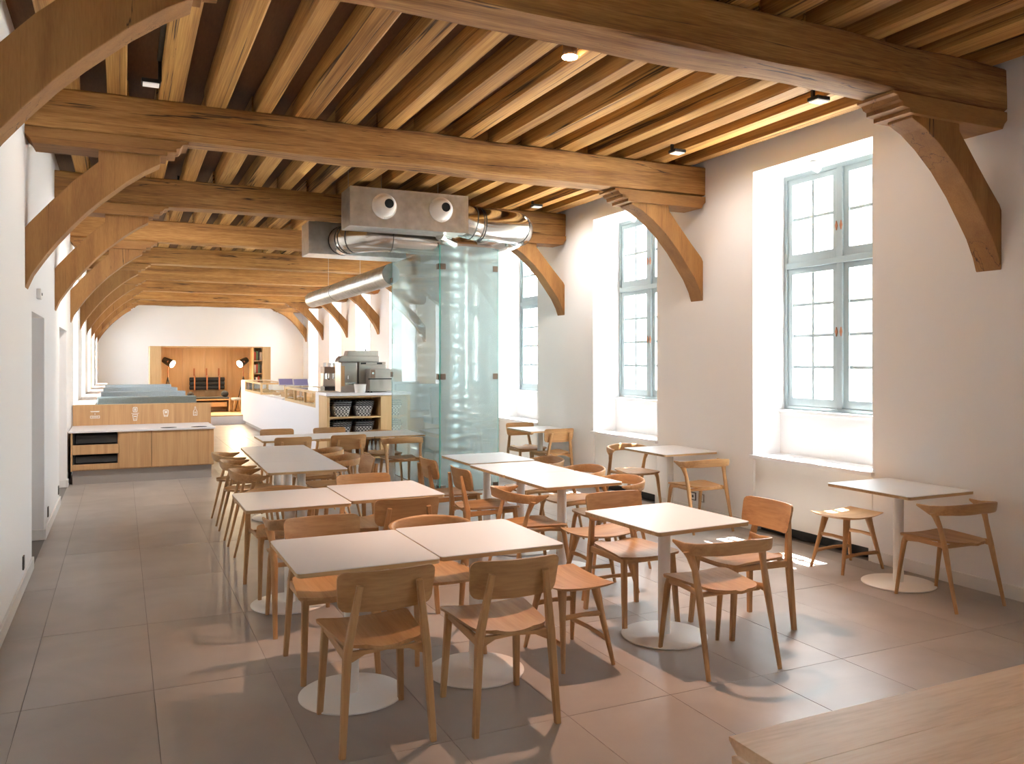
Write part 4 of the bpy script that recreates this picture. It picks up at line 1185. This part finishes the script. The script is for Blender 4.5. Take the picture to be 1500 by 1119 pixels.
for x, s, lab in ((1.20, 1, 'black tripod floor lamp with studio head, left side of the alcove'), (3.24, -1, 'black tripod floor lamp with studio head, right side of the alcove')):
    o = thing('tripod_lamp', lab, 'floor lamp', (x, 25.2, .243), 'studio tripod lamps')
    for a in (.5, 2.6, 4.7): MB().tube([(.24 * math.cos(a), .24 * math.sin(a), 0), (0, 0, 1.02)], .012, 8).build('leg', 'fixture_black', o, smooth=50)
    MB().tube([(0, 0, 1.0), (0, 0, 1.30)], .014, 10).build('pole', 'copper', o, smooth=50)
    h = Vector((.75 * s, -.60, -.42)).normalized(); c = Vector((0, 0, 1.44))
    hd = MB().tube([c - h * .15, c - h * .14, c - h * .02, c + h * .16], [.05, .085, .10, .115], 20).build('lamp_head', 'fixture_black', o, smooth=40)
    MB().tube([c + h * .160, c + h * .168], .100, 20).build('bulb_glow', 'lamp_glow', hd)
    MB().tube([(0, -.115, 1.44), (0, -.13, 1.44)], .03, 12).build('pivot', 'copper', hd)
    d = bpy.data.lights.new('lamp_beam', 'SPOT'); d.energy = 120; d.color = (1, .74, .42); d.spot_size = math.radians(120); d.spot_blend = .5; d.shadow_soft_size = .08
    l = bpy.data.objects.new('lamp_beam', d); COL.objects.link(l); l.parent = o; l.location = c + h * .19; l.rotation_euler = h.to_track_quat('-Z', 'Y').to_euler()

# ------------------------------------------------------------------ small fittings
o = thing('motion_sensor', 'small white sensor box on the left wall above the doorway', 'sensor', (XL, 8.27, 2.26))
MB().box(0, .035, -.06, .06, -.02, .07).build('case', 'trim_white', o, bevel=.006); MB().tube([(.035, .03, .025), (.04, .03, .025)], .012, 10).build('lens', 'fixture_black', o)
for y, lab in ((7.12, 'dark wall socket low on the left wall nearest the viewer'), (9.42, 'dark wall socket low on the left wall between the doorways'), (10.95, 'dark wall socket low on the left wall beside the far doorway')):
    o = thing('wall_socket', lab, 'socket', (XL, y, .20), 'dark sockets on the left wall'); MB().box(0, .010, -.035, .035, -.05, .05).build('plate', 'outlet_dark', o, bevel=.002); MB().tube([(.010, 0, 0), (.011, 0, 0)], .018, 12).build('socket_hole', 'fixture_black', o)
for y, lab in ((7.44, 'white-ringed wall socket on the right wall, left of two'), (7.30, 'grey wall socket on the right wall, right of two')):
    o = thing('wall_socket', lab, 'socket', (XR, y, .20), 'sockets on the right wall'); MB().box(-.010, 0, -.045, .045, -.045, .045).build('plate', 'kick_grey' if y < 7.4 else 'outlet_dark', o, bevel=.002); MB().box(-.013, -.010, -.034, .034, -.034, .034).build('insert', 'sill_white', o); MB().tube([(-.013, 0, 0), (-.0145, 0, 0)], .015, 12).build('socket_hole', 'fixture_black', o)
for k, lab in ((0, 'small white spot fixture under the head of the right-hand window'), (1, 'small white spot fixture under the head of the middle window')):
    a, b = edges[k + 1]
    o = thing('recess_spot', lab, 'spotlight', (5.97, (a + b) / 2 + .12, WTOP), 'spots in the window recesses')
    MB().lathe([(.045, 0), (.045, -.012), (.02, -.014)], 18).build('mount', 'metal_white', o, smooth=40); MB().tube([(-.03, .0, -.05), (.05, .0, -.075)], .034, 14).build('head', 'metal_white', o, smooth=40); MB().tube([(0, 0, -.014), (0, 0, -.04)], .008, 8).build('stem', 'metal_white', o)
fc = tag(empty('courtyard_building', (24.0, 22, -.5)), 'cream courtyard building seen faintly through the right windows', 'building')
MB().box(0, 6, -9, 16, 0, 8.5).build('wall', 'facade_cream', fc); MB().prism([(-.5, 8.5), (6.5, 8.5), (3, 11.0)], 'Y', -9.5, 16.5).build('roof', 'kick_grey', fc)
for i in range(6):
    for z in (1.2, 4.8): 
        w = MB().box(-.05, .02, -7.4 + 4 * i, -6.0 + 4 * i, z, z + 2.2).build('window', 'facade_window', fc); MB().box(-.08, -.05, -6.72 + 4 * i, -6.66 + 4 * i, z, z + 2.2).build('glazing_bar', 'trim_white', w)
